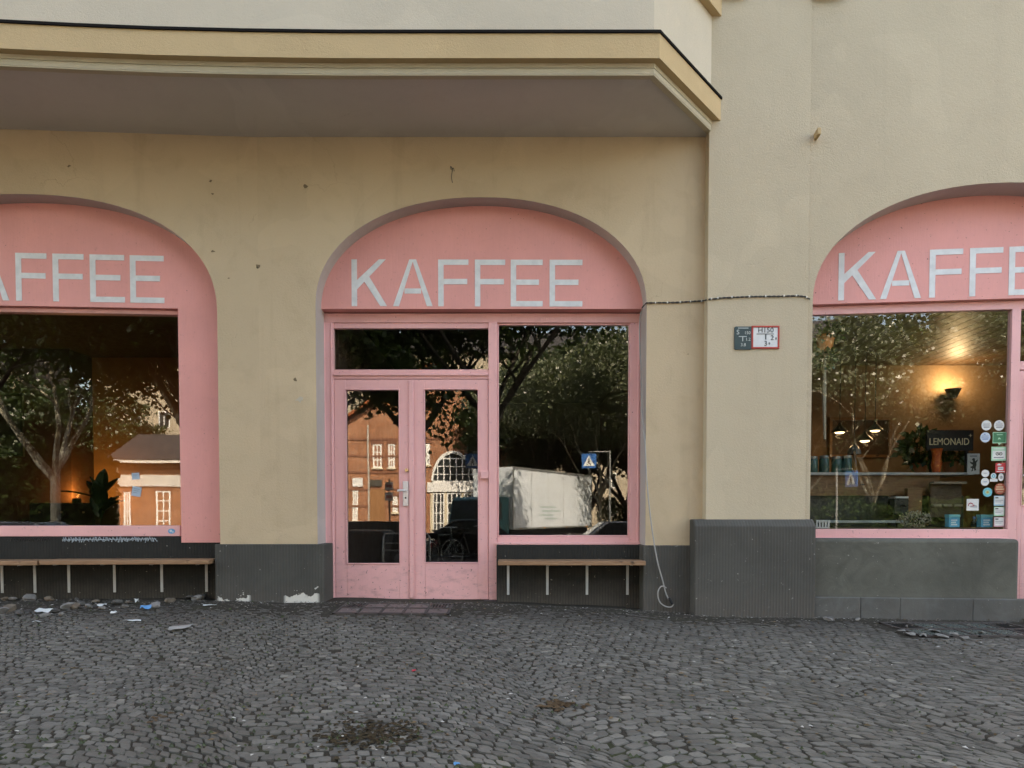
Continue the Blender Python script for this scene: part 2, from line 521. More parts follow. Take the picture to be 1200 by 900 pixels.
def build_ground():
    soil = soil_mat('trodden soil')
    bumps = lambda X, Y: .008 * np.sin(X * 5.1 + 1.3 * Y) * np.sin(Y * 4.3 - X * 2.1)
    o = sheet('pavement_bed', -16, 16, -7.3, .42, 130, 60, lambda X, Y: gz(X, Y) - .0075 + bumps(X, Y) * np.clip(1 + Y / 1.2, 0, 1) * 1.2, soil)
    tag(o, 'dark soil bed showing in the joints between the cobbles', kind='structure')
    # --- the setts: every stone its own island of one pavement mesh, laid in arched courses
    P = .064; W = 1.75
    px, py = [], []
    cols = np.arange(-165, 140); rows = np.arange(-24, 124)
    I, J = np.meshgrid(cols, rows)
    U = I * P + (J % 2) * P * .5; V = J * P

    def warp(u, v):
        w = ((u + .35 + .25 * np.sin(v * .55)) / W) % 1.0 - .5
        arch = .62 * (1 - np.sqrt(np.clip(1 - (w * 1.55) ** 2, .05, 1))) * W * .9
        X = u + .30 * v + .05 * np.sin(v * 1.7 + u * .8) + .03 * np.sin(3.1 * u + 2 * v)
        Y = -v - arch * np.interp(u, [-8, -2.5, -1.2, 8], [.35, .45, 1, 1]) + .05 * np.sin(u * 1.3) + .02 * np.sin(5 * u + v) - (u * .16)
        return X, Y
    n8 = 8
    ang0 = np.array([-1, 1, 1, 1, 1, -1, -1, -1]); ang1 = np.array([-1, -1, -1, 1, 1, 1, 1, -1])
    cx = np.array([-.62, .62, 1, 1, .62, -.62, -1, -1]); cy = np.array([-1, -1, -.62, .62, 1, 1, .62, -.62])
    u0, v0 = U.ravel(), V.ravel()
    N = len(u0)
    u0 = u0 + rng.normal(0, .007, N); v0 = v0 + rng.normal(0, .006, N)
    hw = P * .5 * rng.uniform(.78, 1.0, N); hv = P * .5 * rng.uniform(.80, .98, N)
    jx = rng.normal(0, .0035, (N, n8)); jy = rng.normal(0, .0035, (N, n8))
    pu = u0[:, None] + cx[None] * hw[:, None] + jx; pv = v0[:, None] + cy[None] * hv[:, None] + jy
    Xo, Yo = warp(pu, pv)
    Xc, Yc = Xo.mean(1), Yo.mean(1)
    keep = (Xc > -7.4) & (Xc < 7.4) & (Yc < .0) & (Yc > -5.9)
    # no setts under the plinths and gratings, few along the wall foot
    keep &= ~((Yc > -.16) & (rng.random(N) < .9))
    keep &= ~((Xc > 1.70) & (Xc < 2.95) & (Yc > -.30))
    keep &= ~((Xc > -1.72) & (Xc < -.45) & (Yc > -.70))
    keep &= ~((Xc > 3.2) & (Xc < 4.75) & (Yc > -1.2))
    edge = np.clip((Yc + .75) / .6, 0, 1); keep &= ~(rng.random(N) < edge * .45)
    keep &= rng.random(N) > .006
    Xo, Yo, Xc, Yc = Xo[keep], Yo[keep], Xc[keep], Yc[keep]; N = len(Xc)
    base = gz(Xc, Yc) + rng.normal(0, .0018, N) - .012 * np.clip((Yc + .9) / .8, 0, 1)
    tx, ty = rng.normal(0, .035, N), rng.normal(0, .035, N)
    tx *= .7; ty *= .7
    rings = []
    for sc, dz in ((1.0, -.035), (.995, -.006), (.94, -.0012), (.66, .0002)):
        x = Xc[:, None] + (Xo - Xc[:, None]) * sc; y = Yc[:, None] + (Yo - Yc[:, None]) * sc
        z = base[:, None] + dz + tx[:, None] * (x - Xc[:, None]) + ty[:, None] * (y - Yc[:, None])
        rings.append(np.stack([x, y, z], 2))
    ctr = np.stack([Xc, Yc, base + .0012 + rng.normal(0, .0012, N)], 1)[:, None, :]
    V3 = np.concatenate(rings + [ctr], 1)                       # N x 33 x 3
    q = []
    for r in range(3):
        for k in range(n8): q.append((r * 8 + k, r * 8 + (k + 1) % 8, r * 8 + 8 + (k + 1) % 8, r * 8 + 8 + k))
    for k in range(0, 8, 2): q.append((24 + k, 24 + (k + 1) % 8, 24 + (k + 2) % 8, 32))
    q = np.array(q); Q = (np.arange(N) * 33)[:, None, None] + q[None]
    # warp mirrors v -> flip winding so that tops face up
    o = np_mesh('pavement', V3.reshape(-1, 3), Q.reshape(-1, 4)[:, ::-1], cobble_mat('granite setts'))
    o.data.shade_smooth(); o.data.set_sharp_from_angle(angle=R(50))
    tag(o, 'grey cobbled pavement laid in arched courses', kind='structure')
    # pavement behind the camera, kerb, road, far side
    n = NT('small setts far')
    b = n.n('ShaderNodeTexVoronoi', feature='DISTANCE_TO_EDGE'); b.inputs['Scale'].default_value = 13; n.link(n.co, b.inputs['Vector'])
    col = n.mix(n.mapr(b.outputs['Distance'], .02, .08), (.04, .036, .03), (.15, .15, .15)); n.pbr(col, .8, 0, n.bump(b.outputs['Distance'], .5, .01), .3)
    far = n.m
    sheet('near_pavement', -40, 40, -11.0, -5.86, 80, 10, lambda X, Y: gz(X, Y) - .012, far)
    asphalt = plain('asphalt', (.055, .055, .056), .85, var=.25, nscale=3, bump=.01)
    kerb = MB().box(-40, 40, -11.22, -11.0, -.9, float(gz(0, -11.0)) + .012).build('kerb', plain('granite kerb', (.28, .27, .26), .8), bev=.02)
    tag(kerb, kind='structure')
    sheet('road', -60, 60, -19.5, -11.2, 4, 2, lambda X, Y: X * 0 - .72, asphalt)
    mk = MB()
    for k in range(7):
        mk.box(2.0 + k * 1.0, 2.5 + k * 1.0, -19.0, -11.8, -.718, -.714)
    tag(mk.build('road_marking', plain('road paint', (.7, .7, .68), .7)), kind='structure')
    k2 = MB().box(-60, 60, -19.7, -19.5, -1.0, -.6).build('kerb', MATS['granite kerb'], bev=.02); tag(k2, kind='structure')
    sheet('far_pavement', -60, 60, -52, -19.7, 4, 2, lambda X, Y: X * 0 - .605, far)
    sheet('ground', -600, 600, -900, 300, 2, 2, lambda X, Y: X * 0 - 1.2, plain('dull earth', (.09, .085, .07), .95))


build_ground()

# ------------------------------------------------------------------ the building
BLD = empty('cafe_building', (0, 0, 0), 0, 'cream plastered corner building with pink arched cafe windows and an overhanging bay', 'building')


def part(mb, name, mat, sec=None, bev=0.0, **k):
    o = mb.build(name, mat, BLD, bev=bev, **k)
    if sec is not None: on(sec, o)
    return o


class Arch:
    def __init__(self, c, hw, zs, rise, n=2.15): self.c, self.hw, self.zs, self.rise, self.n = c, hw, zs, rise, n

    def top(self, s):
        t = min(1.0, abs((s - self.c) / self.hw)); return self.zs + self.rise * (1 - t ** self.n) ** (1 / self.n)

    def samples(self, k=40): return [self.c - self.hw * math.cos(math.pi * i / k) for i in range(k + 1)]


def wall_with_arch(s0, s1, z0, z1, a, d0=0.0, thick=.42):
    m = MB(); ss = a.samples()
    def col(sa, sb, za, zb, zt): m.quad((sa, d0, za), (sb, d0, zb), (sb, d0, zt), (sa, d0, zt))
    m.quad((s0, d0, z0), (ss[0], d0, z0), (ss[0], d0, a.zs), (s0, d0, a.zs)); m.quad((s0, d0, a.zs), (ss[0], d0, a.zs), (ss[0], d0, z1), (s0, d0, z1))
    for p, q in zip(ss[:-1], ss[1:]): col(p, q, a.top(p), a.top(q), z1)
    m.quad((ss[-1], d0, z0), (s1, d0, z0), (s1, d0, a.zs), (ss[-1], d0, a.zs)); m.quad((ss[-1], d0, a.zs), (s1, d0, a.zs), (s1, d0, z1), (ss[-1], d0, z1))
    return m


def reveal_strip(a, z0, d0, d1):
    m = MB(); ss = a.samples(); pts = [(ss[0], z0)] + [(s, a.top(s)) for s in ss] + [(ss[-1], z0)]
    for (p, zp), (q, zq) in zip(pts[:-1], pts[1:]):
        m.quad((p, d0, zp), (q, d0, zq), (q, d1, zq), (p, d1, zp))
    return m


def tympanum(a, zb, d0, d1, hole=None, sides_to=None, s_lo=None, s_hi=None):
    """flat panel filling the arch down to zb; with hole=(sa,sb) the two flanks run down to sides_to"""
    m = MB(); ss = sorted(set(a.samples(48) + (list(hole) if hole else [])))
    for p, q in zip(ss[:-1], ss[1:]):
        mid = (p + q) / 2; lo = zb
        if hole and not (hole[0] < mid < hole[1]): lo = sides_to
        tp, tq = max(a.top(p), lo), max(a.top(q), lo)
        m.quad((p, d0, lo), (q, d0, lo), (q, d0, tq), (p, d0, tp))
        m.quad((p, d0, lo), (p, d1, lo), (q, d1, lo), (q, d0, lo))
    if hole:
        for h in hole: m.quad((h, d0, sides_to), (h, d1, sides_to), (h, d1, zb), (h, d0, zb))
    return m


def stroke_letters(spec, y0, y1):
    """spec: list of (letter, x0, x1, zbottom, ztop); even strokes of painted sans capitals"""
    m = MB(); k = 0
    for ch, x0, x1, zb, zt in spec:
        w = (zt - zb) * .118; h = w * .98; W = x1 - x0; H = zt - zb
        def B(a, b, c, d):
            nonlocal k
            m.box(a, b, y0 - .0002 * (k % 5), y1, c, d); k += 1
        def Q(p):
            nonlocal k
            m.prism(p, y0 - .0002 * (k % 5), y1); k += 1
        if ch == 'F':
            B(x0, x0 + w, zb, zt); B(x0 + w, x1, zt - h, zt); B(x0 + w, x1 - W * .04, zb + H * .47, zb + H * .47 + h)
        elif ch == 'E':
            B(x0, x0 + w, zb, zt); B(x0 + w, x1, zt - h, zt); B(x0 + w, x1 - W * .12, zb + H * .46, zb + H * .46 + h); B(x0 + w, x1, zb, zb + h)
        elif ch == 'A':
            t = w * 1.08; cx = (x0 + x1) / 2; p = w * .62
            Q([(x0, zb), (x0 + t, zb), (cx + p * .2, zt), (cx - p, zt)])
            Q([(x1 - t, zb), (x1, zb), (cx + p, zt), (cx - p * .2, zt)])
            B(x0 + W * .29, x1 - W * .29, zb + H * .27, zb + H * .27 + h * .95)
        elif ch == 'K':
            t = w * 1.25
            B(x0, x0 + w, zb, zt)
            xe, sl_ = x1 - W * .03, 0.0
            xa_, za_ = x0 + w, zb + H * .36
            sl_ = (zt - za_) / (xe - t - xa_); zt_up = za_ + sl_ * t                 # upper arm keeps its width
            Q([(xa_, za_), (xe, zt), (xe - t, zt), (xa_, zt_up)])
            jx = xa_ + (x1 - xa_) * .24; jz = za_ + (jx - xa_) * (zt - za_) / (xe - xa_) + .004
            Q([(x1 - t, zb), (x1, zb), (jx + t * .72, jz + (t * .72) * (zt - za_) / (xe - xa_)), (jx, jz)])
    return m


# ---- centre stretch: arch with door and window
cxl, cxr = SC.s(371, 500), SC.s(757, 500)
zA = SC.z(358, 371); aC = Arch((cxl + cxr) / 2, (cxr - cxl) / 2, zA, SC.z(231, 565) - zA, 2.15)
XP = SC.s(827, 400)                          # inner corner with the pier
zPl = SC.z(637.5, 300)                       # top of the low plinth
HT = 20.5
m = wall_with_arch(SL.o[0], XP + .03, .3, HT, aC); o = part(m, 'wall', PLASTER_LOW, SC)
part(reveal_strip(aC, zPl - .02, 0.001, .42), 'reveal', REVEAL, SC)
zTy = SC.z(362, 560, .19)
tp = part(tympanum(aC, zTy, .19, .325), 'sign_panel', PINK_WALL, SC)
d = .188
Lc = [('K', 412, 453.5), ('A', 460.5, 507), ('F', 513.5, 549), ('F', 556.5, 592), ('E', 598.5, 636), ('E', 644, 682.5)]
zt0, zb0 = SC.z(304, 540, .19), SC.z(358.8, 540, .19)
o = stroke_letters([(c, SC.s(a, 330, .19), SC.s(b, 330, .19), zb0 - .004 * i / 5, zt0 - .004 * i / 5) for i, (c, a, b) in enumerate(Lc)], d - .0012, d + .0015).build('lettering', WHITE_PAINT, tp)

# low plinths either side of the door and window
xa = SC.s(253.5, 660); xb = SC.s(381, 660)
part(MB().box(xa, xb, -.036, .42, -.2, zPl), 'plinth', PLINTH_CHIP, SC, bev=.008)
xc = SC.s(753.5, 660); zPr = SC.z(639, 780)
part(MB().box(xc, XP - .01, -.014, .42, -.35, zPr), 'plinth', PLINTH, SC, bev=.008)

# window and door frames in the centre opening
D0, D1 = .30, .37
fx0, fx1 = SC.s(376, 500, D0), SC.s(752.5, 500, D0)
zTop = SC.z(370.5, 560, D0); zSill = SC.z(637, 660, D0); zFoot = SC.z(703, 480, D0)
xm0, xm1 = SC.s(572.5, 500, D0), SC.s(582.5, 500, D0)
win = MB()
win.box(fx0, fx1, D0, D1, zTop - .065, zTop + .03)                                  # head
win.box(fx1 - .125, fx1, D0, D1, zSill, zTop - .065)                                 # right jamb
win.box(xm0, xm1, D0 - .012, D1, zFoot, zTop - .065)                                 # mullion
win.box(xm1, fx1 - .125, D0, D1, zSill, zSill + .07)                                 # bottom rail
xg1 = SC.s(737, 500, D0)
win.box(xm1, xm1 + .018, D0 + .018, D1 - .005, zSill + .07, zTop - .065)             # beads
win.box(xg1 - .002, fx1 - .125, D0 + .022, D1 - .005, zSill + .07, zTop - .065)
win.box(xm1 + .018, xg1 - .002, D0 + .02, D1 - .005, zTop - .085, zTop - .065)
win.box(xm1 + .018, xg1 - .002, D0 + .02, D1 - .005, zSill + .07, zSill + .085)
win.box(fx1 - .05, fx1 - .03, D0 - .012, D0, zSill, zTop - .065)                      # cover strip
win.box(xm1 - .02, fx1 + .005, D0 - .035, D0, zSill - .012, zSill + .014)             # sill nose
SW = part(win, 'shop_window', PINK, SC, bev=.005)
pane = MB().box(xm1 + .012, xg1 + .004, GD, GD + .005, zSill + .075, zTop - .07).build('pane', GLASS, SW)

xl0 = SC.s(391.5, 500, D0)                                                           # left edge of the door leaf
fr = MB()
fr.box(fx0, xl0, D0, D1, zFoot, zTop - .065)
fr.box(fx0 + .03, fx0 + .05, D0 - .012, D0, zFoot, zTop - .065); fr.box(xl0 - .03, xl0 - .012, D0 - .008, D0, zFoot, zTop - .065)
zt1, zt2 = SC.z(384.5, 480, D0), SC.z(433, 480, D0); zt3 = SC.z(444, 480, D0)
fr.box(xl0, xm0, D0, D1, zt3, zt2)                                                   # transom bar
fr.box(xl0, xm0, D0 - .018, D0, zt3 + .03, zt3 + .055)
fr.box(xl0, xm0, D0 + .012, D1, zt1, zTop - .065)
DF = part(fr, 'door_frame', PINK, SC, bev=.005)
MB().box(xl0 - .004, xm0 + .004, GD, GD + .005, zt2 - .005, zt1 + .005).build('pane', GLASS, DF)


def leaf(x0, x1, z0, z1, gx0, gx1, gz0, gz1, sec=SC, d0=D0, parent=None):
    m = MB(); a, b = d0 + .006, d0 + .055
    m.box(x0, gx0, a, b, z0, z1); m.box(gx1, x1, a, b, z0, z1); m.box(gx0, gx1, a, b, gz1, z1); m.box(gx0, gx1, a, b, z0, gz0)
    t = .011                                                                         # glazing bead
    m.box(gx0 - t, gx0, a - .007, a, gz0, gz1); m.box(gx1, gx1 + t, a - .007, a, gz0, gz1)
    m.box(gx0 - t, gx1 + t, a - .007, a, gz1, gz1 + t); m.box(gx0 - t, gx1 + t, a - .007, a, gz0 - t, gz0)
    o = part(m, 'door', PINK, sec, bev=.004)
    MB().box(gx0 - .003, gx1 + .003, GD, GD + .005, gz0 - .003, gz1 + .003).build('pane', GLASS, o)
    return o


S = lambda px, py=560: SC.s(px, py, D0)
Z = lambda py, px=480: SC.z(py, px, D0)
xmid = S(482)
dl = leaf(xl0 + .003, xmid - .002, zFoot + .004, zt3 - .004, S(406), S(467.5), Z(660), Z(457))
dr = leaf(xmid + .002, xm0 - .003, zFoot + .004, zt3 - .004, S(498), S(560), Z(659), Z(456.5))
MB().box(xmid - .022, xmid + .026, D0 - .012, D0 + .004, zFoot + .02, zt3 - .01).build('cover_strip', PINK, dl, bev=.006)
# lock plate, lever, cylinder
px0, px1 = S(472.2), S(479)
h = MB().box(px0, px1 - .005, D0 - .008, D0 + .004, Z(593), Z(564)).build('lock_plate', SATIN, dl, bev=.003)
pcx = (px0 + px1) / 2 - .002
MB().disc(pcx, Z(583.5), .009, D0 - .010, D0 - .007, 16).build('keyhole', BLACK, h)
hy = Z(575)
MB().tube([(pcx + .004, D0 - .006, hy), (pcx, D0 - .045, hy), (pcx - .012, D0 - .055, hy), (pcx - .05, D0 - .055, hy), (pcx - .075, D0 - .052, hy - .002)], [.009, .009, .011, .013, .011], 10).build('handle', SATIN, dl)
cyl = MB().disc(S(476.5), Z(551), .019, D0 - .012, D0 + .004, 20).build('lock_cylinder', BRASS, dl, bev=.003)
MB().box(S(563.5), S(573) - .004, D0 - .03, D0 + .004, Z(561), Z(552)).build('latch_box', PINK, dr, bev=.004)

# apron under the window with its shade painted in, threshold
part(MB().box(xm1 - .004, xc + .03, .20, .42, -.3, zSill - .014), 'apron', PLINTH_SHADE, SC, bev=.006)
part(MB().box(fx0 - .01, xm1, D0 - .06, .42, -.25, zFoot - .004), 'threshold', plain('worn stone', (.13, .105, .095), .85, bump=.006), SC, bev=.006)

# ---- pier and its big plinth
pz0 = SP.z(610, 890)
part(MB().box(SP.s(829, 400), XR, 0, .5, pz0 - .1, HT), 'pier', PLASTER_UP, SP)
SB = Sec(0, -.19, 0)
bx0, bx1 = SB.s(814, 660), SB.s(956, 660); zf, zb_ = SB.z(616.5, 890), SP.z(608.5, 890)
m = MB()
m.prism([(-.19, -.4), (-.19, zf), (-.125, zb_), (.2, zb_), (.2, -.4)], bx0, bx1, 'x')
part(m, 'plinth', PLINTH, None, bev=.01)

# ---- right stretch
DRr = .30
rl = SR.s(951, 500)
rc = SR.s(1166, 300); zsR = SR.z(352, 953)
aR = Arch(rc, rc - rl, zsR, SR.z(213.5, 1166) - zsR, 2.1)
part(wall_with_arch(0.0, 11.5, .2, HT, aR, .012), 'wall', PLASTER_UP, SR)
part(reveal_strip(aR, -.3, .013, .46), 'reveal', REVEAL, SR)
zTyR = SR.z(353.5, 1060, .27)
tpR = part(tympanum(aR, zTyR, .27, .345), 'sign_panel', PINK_WALL, SR)
TS = lambda px, py=325: SR.s(px, py, .27)
Lr = [('K', 982.5, 1027), ('A', 1031.5, 1079.5), ('F', 1089, 1128), ('F', 1136, 1175), ('E', 1182, 1224), ('E', 1231, 1275)]
zt0, zb0 = SR.z(293.5, 1070, .27), SR.z(349.5, 1070, .27)
stroke_letters([(c, TS(a), TS(b), zb0, zt0) for c, a, b in Lr], .2668, .2695).build('lettering', WHITE_PAINT, tpR)
GR = .36
Sr = lambda px, py=500, d=.33: SR.s(px, py, d)
Zr = lambda py, px=1060, d=.33: SR.z(py, px, d)
rt, rb, rs = Zr(358.5), Zr(632), Zr(620)
ra, rg0, rg1, rm = Sr(942), Sr(945.5), Sr(1183), Sr(1193.5)
m = MB()
m.box(ra, rc * 2 - rl, .33, .40, rt - .062, rt + .02)                               # head
m.box(rg1, rm, .325, .40, rb - .8, rt - .062)                                       # mullion
m.box(ra, rg1, .32, .40, rb, rs)                                                    # bottom rail
m.box(ra, rg1, .29, .32, rb - .01, rb + .018)
m.box(ra - .03, ra + .012, .33, .40, rs, rt - .062)
for k in range(3): m.box(Sr(1000 + 66 * k), Sr(1006 + 66 * k), .312, .32, rb + .022, rb + .032)
SWR = part(m, 'shop_window', PINK, SR, bev=.005)
MB().box(ra + .005, rg1 + .004, GR, GR + .005, rs - .004, rt - .058).build('pane', GLASS, SWR)
# door beyond the mullion
rd0, rd1 = rm + .004, rc * 2 - rl - .08
fz = Zr(702, 1197)
m = MB(); m.box(rm, rd1, .335, .40, Zr(436), Zr(426)); m.box(rd1, rd1 + .08, .33, .4, fz, rt - .062)
DFR = part(m, 'door_frame', PINK, SR, bev=.005)
MB().box(rm - .003, rd1 + .003, GR, GR + .005, Zr(427), rt - .058).build('pane', GLASS, DFR)
drr = leaf(rd0, rd1, fz, Zr(437), Sr(1199.5), rd1 - .11, Zr(592), Zr(448), SR, .33)
MB().tube([(Sr(1198), .30, Zr(558)), (Sr(1204), .265, Zr(558)), (Sr(1216), .265, Zr(558)), (Sr(1222), .30, Zr(558))], .008, 10).build('handle', SATIN, drr)

# parapet and step under the right window
rx1 = SR.s(1195, 660, .02); rx0 = .05
m = MB(); zt = SR.z(631.5, 1060, .02); ztb = zt + .012
m.box(rx0, rx1, .02, .34, -.3, zt)
part(m, 'parapet', PLINTH_ROUGH, SR, bev=.035, seg=4)
m = MB(); zst = SR.z(701, 1060, -.035); edges = [rx0, SR.s(1007, 712), SR.s(1053, 712), SR.s(1138, 712), 4.2, 6.5]
for ea, eb in zip(edges[:-1], edges[1:]): part(MB().box(ea + .0014, eb - .0014, -.035, .02, -.4, zst), 'base_block', STEP, SR, bev=.008)
part(MB().box(rx1 + .002, 6.0, .02, .46, -.4, fz - .006), 'threshold', MATS['worn stone'], SR)

# ---- left stretch
DLf = .19
ll = SL.s(256, 480)
lc = SL.s(38, 300); zsL = SL.z(366, 255)
aL = Arch(lc, ll - lc, zsL, SL.z(227.5, 40) - zsL, 2.25)
part(wall_with_arch(-11.5, 0, zPl - .004, HT, aL), 'wall', PLASTER_LOW, SL)
part(reveal_strip(aL, SL.z(637, 255), .001, .42), 'reveal', REVEAL, SL)
Sl = lambda px, py=500, d=DLf: SL.s(px, py, d)
Zl = lambda py, px=150, d=DLf: SL.z(py, px, d)
zh = Zl(360.5); zlb = Zl(636); h1 = Sl(210.5); h0 = 2 * lc - h1
tpL = part(tympanum(aL, zh, DLf, .30, (h0, h1), zlb), 'sign_panel', PINK_WALL, SL)
Ll = [('K', -86, -46), ('A', -38, 10.5), ('F', 18.5, 55), ('F', 62, 98.5), ('E', 105.5, 146), ('E', 152.5, 192.3)]
stroke_letters([(c, Sl(a, 325), Sl(b, 325), SL.z(353.8, 100, DLf), SL.z(298, 100, DLf)) for c, a, b in Ll], DLf - .003, DLf - .0005).build('lettering', WHITE_PAINT, tpL)
m = MB(); e0, e1 = .245, .33
m.box(h0 + .002, h1 - .002, e0, e1, zh - .045, zh - .003)
m.box(h1 - .022, h1 - .002, e0, e1, SL.z(628, 150, e0), zh - .045); m.box(h0 + .002, h0 + .03, e0, e1, SL.z(628, 150, e0), zh - .045)
m.box(h0 + .03, h1 - .022, e0 - .02, e1, SL.z(628.5, 150, e0), SL.z(616, 150, e0))
SWL = part(m, 'shop_window', PINK, SL, bev=.005)
GL_ = .29
MB().box(h0 + .02, h1 - .016, GL_, GL_ + .005, SL.z(617, 150, e0), zh - .04).build('pane', GLASS, SWL)
zw = SL.z(629, 150, .2)
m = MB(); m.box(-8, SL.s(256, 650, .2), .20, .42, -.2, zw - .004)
part(m, 'apron', PLINTH_SHADE, SL, bev=.006)
part(MB().box(2 * lc - ll - 3, 2 * lc - ll, -.014, .42, -.2, zPl), 'plinth', PLINTH, SL, bev=.008)

# ---- bay over the door
bayline = [(-9.0, -1.62), (-7, -1.40), (-5.5, -1.245), (-4.8, -1.18), (-4.1, -1.118), (-3.5, -1.075), (-2.9, -1.04), (-2.2, -1.015), (-1.4, -1.0), (1.2, -1.0), (1.965, -.12), (2.01, -.06)]


def offs(line, d):
    out = []
    for i, p in enumerate(line):
        a = Vector(line[max(i - 1, 0)]); b = Vector(p); c = Vector(line[min(i + 1, len(line) - 1)])
        n = Vector((0, 0))
        ds = []
        for u, v in ((a, b), (b, c)):
            e = v - u
            if e.length > 1e-6: e.normalize(); ds.append(Vector((e.y, -e.x)))
        n = sum(ds, Vector((0, 0))).normalized(); k = 1 / max(.4, n.dot(ds[0]))
        out.append((p[0] + n.x * d * k, p[1] + n.y * d * k))
    return out


def band(o_out, z0, z1, o_in=-.3):
    m = MB(); A = offs(bayline, o_out); B = offs(bayline, o_in)
    for i in range(len(A) - 1):
        (x0, y0), (x1, y1) = A[i], A[i + 1]; (u0, w0), (u1, w1) = B[i], B[i + 1]
        m.quad((x0, y0, z0), (x1, y1, z0), (x1, y1, z1), (x0, y0, z1))
        m.quad((x0, y0, z0), (u0, w0, z0), (u1, w1, z0), (x1, y1, z0))
        m.quad((x0, y0, z1), (x1, y1, z1), (u1, w1, z1), (u0, w0, z1))
    (x0, y0), (u0, w0) = A[-1], B[-1]
    m.quad((x0, y0, z0), (u0, w0, z0), (u0, w0, z1), (x0, y0, z1))
    return m


SB1 = Sec(0, -1.0, 0)
zS = SC.z(162, 560); zBd = SB1.z(72, 560); zF0 = SB1.z(68, 560); zF1 = SB1.z(39, 560)
part(band(.012, zF1, zF1 + .022), 'flashing', FLASH)
part(band(0.0, zF0, zF1 - .001), 'cornice', OCHRE, bev=.004)
part(band(-.062, zS + .06, zF0 - .001, -.35), 'cornice', plaster('cream strip', (.52, .45, .32), amount=.2))
m = MB(); A = offs(bayline, -.063)
pts = [(x, y) for x, y in A if y < .02]
m.poly([(x, y, zS + .012) for x, y in pts] + [(1.86, .02, zS + .012), (-2.45, .02, zS + .012), (-9, -.36, zS + .012)])
part(m, 'soffit', SOFFIT)
part(band(-.067, zS + .001, zS + .058, -.12), 'soffit_rim', MATS['cream strip'])
part(band(-.07, zF1 + .02, HT, -.3), 'bay', PLASTER_BAY)
part(band(.0, SP.z(19, 828), SP.z(19, 828) + .16), 'string_course', OCHRE, bev=.004)
part(band(-.02, SP.z(19, 828) + .16, SP.z(19, 828) + .19), 'flashing', FLASH)
part(MB().box(SP.s(832, 2), SP.s(873, 2), -.05, .02, SP.z(-2.5, 850), SP.z(-2.5, 850) + .2), 'window_sill', OCHRE, SP)
part(MB().box(.01, SR.s(988, 2), -.06, .02, SR.z(-3, 960), SR.z(-3, 960) + .2), 'window_sill', OCHRE, SR)

# ---- body of the house behind the facade, and its rooms
m = MB()
xl_, xr_ = SL.world(-11.5, 0, 0), SR.world(11.5, 0, 0)
m.quad((xl_[0], xl_[1], -1), (xl_[0], 13, -1), (xl_[0], 13, HT), (xl_[0], xl_[1], HT))
m.quad((xr_[0], xr_[1], -1), (xr_[0], 13, -1), (xr_[0], 13, HT), (xr_[0], xr_[1], HT))
m.quad((xl_[0], 13, -1), (xr_[0], 13, -1), (xr_[0], 13, HT), (xl_[0], 13, HT))
part(m, 'wall', PLASTER_LOW)
part(MB().prism([(xl_[0], xl_[1]), (xr_[0], xr_[1]), (xr_[0], 13), (xl_[0], 13)], HT, HT + .3, 'z'), 'roof', plain('roof tin', (.12, .11, .1), .6))

FZ = .03; CZ = 3.08
room = MB()
room.box(-13, 11, .44, 8.2, FZ - .08, FZ); part(room, 'interior_floor', FLOORMAT)
part(MB().box(-13, 1.8, .44, 8.2, CZ + .004, CZ + .1), 'interior_ceiling', plain('darkened ceiling', (.022, .016, .012), .9))  # left room's darkness put into the ceiling colour
cm = MB()
cm.box(1.81, 11, .44, 8.2, CZ + .02, CZ + .1)
for i in range(57): cm.box(1.9 + i * .16, 1.9 + i * .16 + .148, .44, 8.1, CZ, CZ + .018)
part(cm, 'interior_ceiling', wood_mat('ceiling boards', (.05, .027, .014), (.09, .05, .026)))
zl_in = []
# left room: near cross wall on the left, tan wall farther back
YW = 2.6
XW = (85 - 600) / 800 * (6.67 + YW)
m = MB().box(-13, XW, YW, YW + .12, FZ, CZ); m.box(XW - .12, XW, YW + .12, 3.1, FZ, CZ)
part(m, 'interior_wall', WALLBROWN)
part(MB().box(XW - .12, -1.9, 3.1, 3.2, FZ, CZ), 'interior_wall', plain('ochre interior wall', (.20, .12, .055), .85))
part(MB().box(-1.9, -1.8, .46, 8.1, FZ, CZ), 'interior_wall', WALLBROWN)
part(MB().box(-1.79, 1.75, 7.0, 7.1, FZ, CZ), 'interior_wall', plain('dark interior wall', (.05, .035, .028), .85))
part(MB().box(1.78, 1.9, .52, 8.1, FZ, CZ), 'interior_wall', WALLBROWN)
YB = 3.6
part(MB().box(1.9, 11, YB, YB + .1, FZ, CZ), 'interior_wall', WALLTAN)


def wpt(px, py, Y):
    """a point seen at (px,py), standing in the plane y = Y"""
    r = ray(px, py); t = (Y - CAM[1]) / r[1]; return CAM + r * t



# ------------------------------------------------------------------ benches
def bench(sec, bars, z_top, brackets, dback, dfront, z_low, label):
    """bars: (s0,s1) of the board; brackets: positions along the wall"""
    s0, s1 = bars; base = ((s0 + s1) / 2, dback, z_low)
    t = thing_on(sec, 'bench', base, label, 'bench', 'wall mounted wooden benches')
    MB().box(s0, s1, dfront, dback - .012, z_top - .042, z_top).build('seat_board', BENCHWOOD, t, base, bev=.004)
    for s in brackets:
        m = MB(); w = .0125
        m.box(s - w, s + w, dback - .008, dback - .002, z_low, z_top - .044)
        m.box(s - w, s + w, dfront + .06, dback - .008, z_top - .050, z_top - .044)
        m.disc(s, z_low + .03, .006, dback - .012, dback - .008, 8); m.disc(s, z_low + .11, .006, dback - .012, dback - .008, 8)
        m.build('bracket', plain('grey bracket paint', (.47, .50, .51), .45), t, base)
    return t


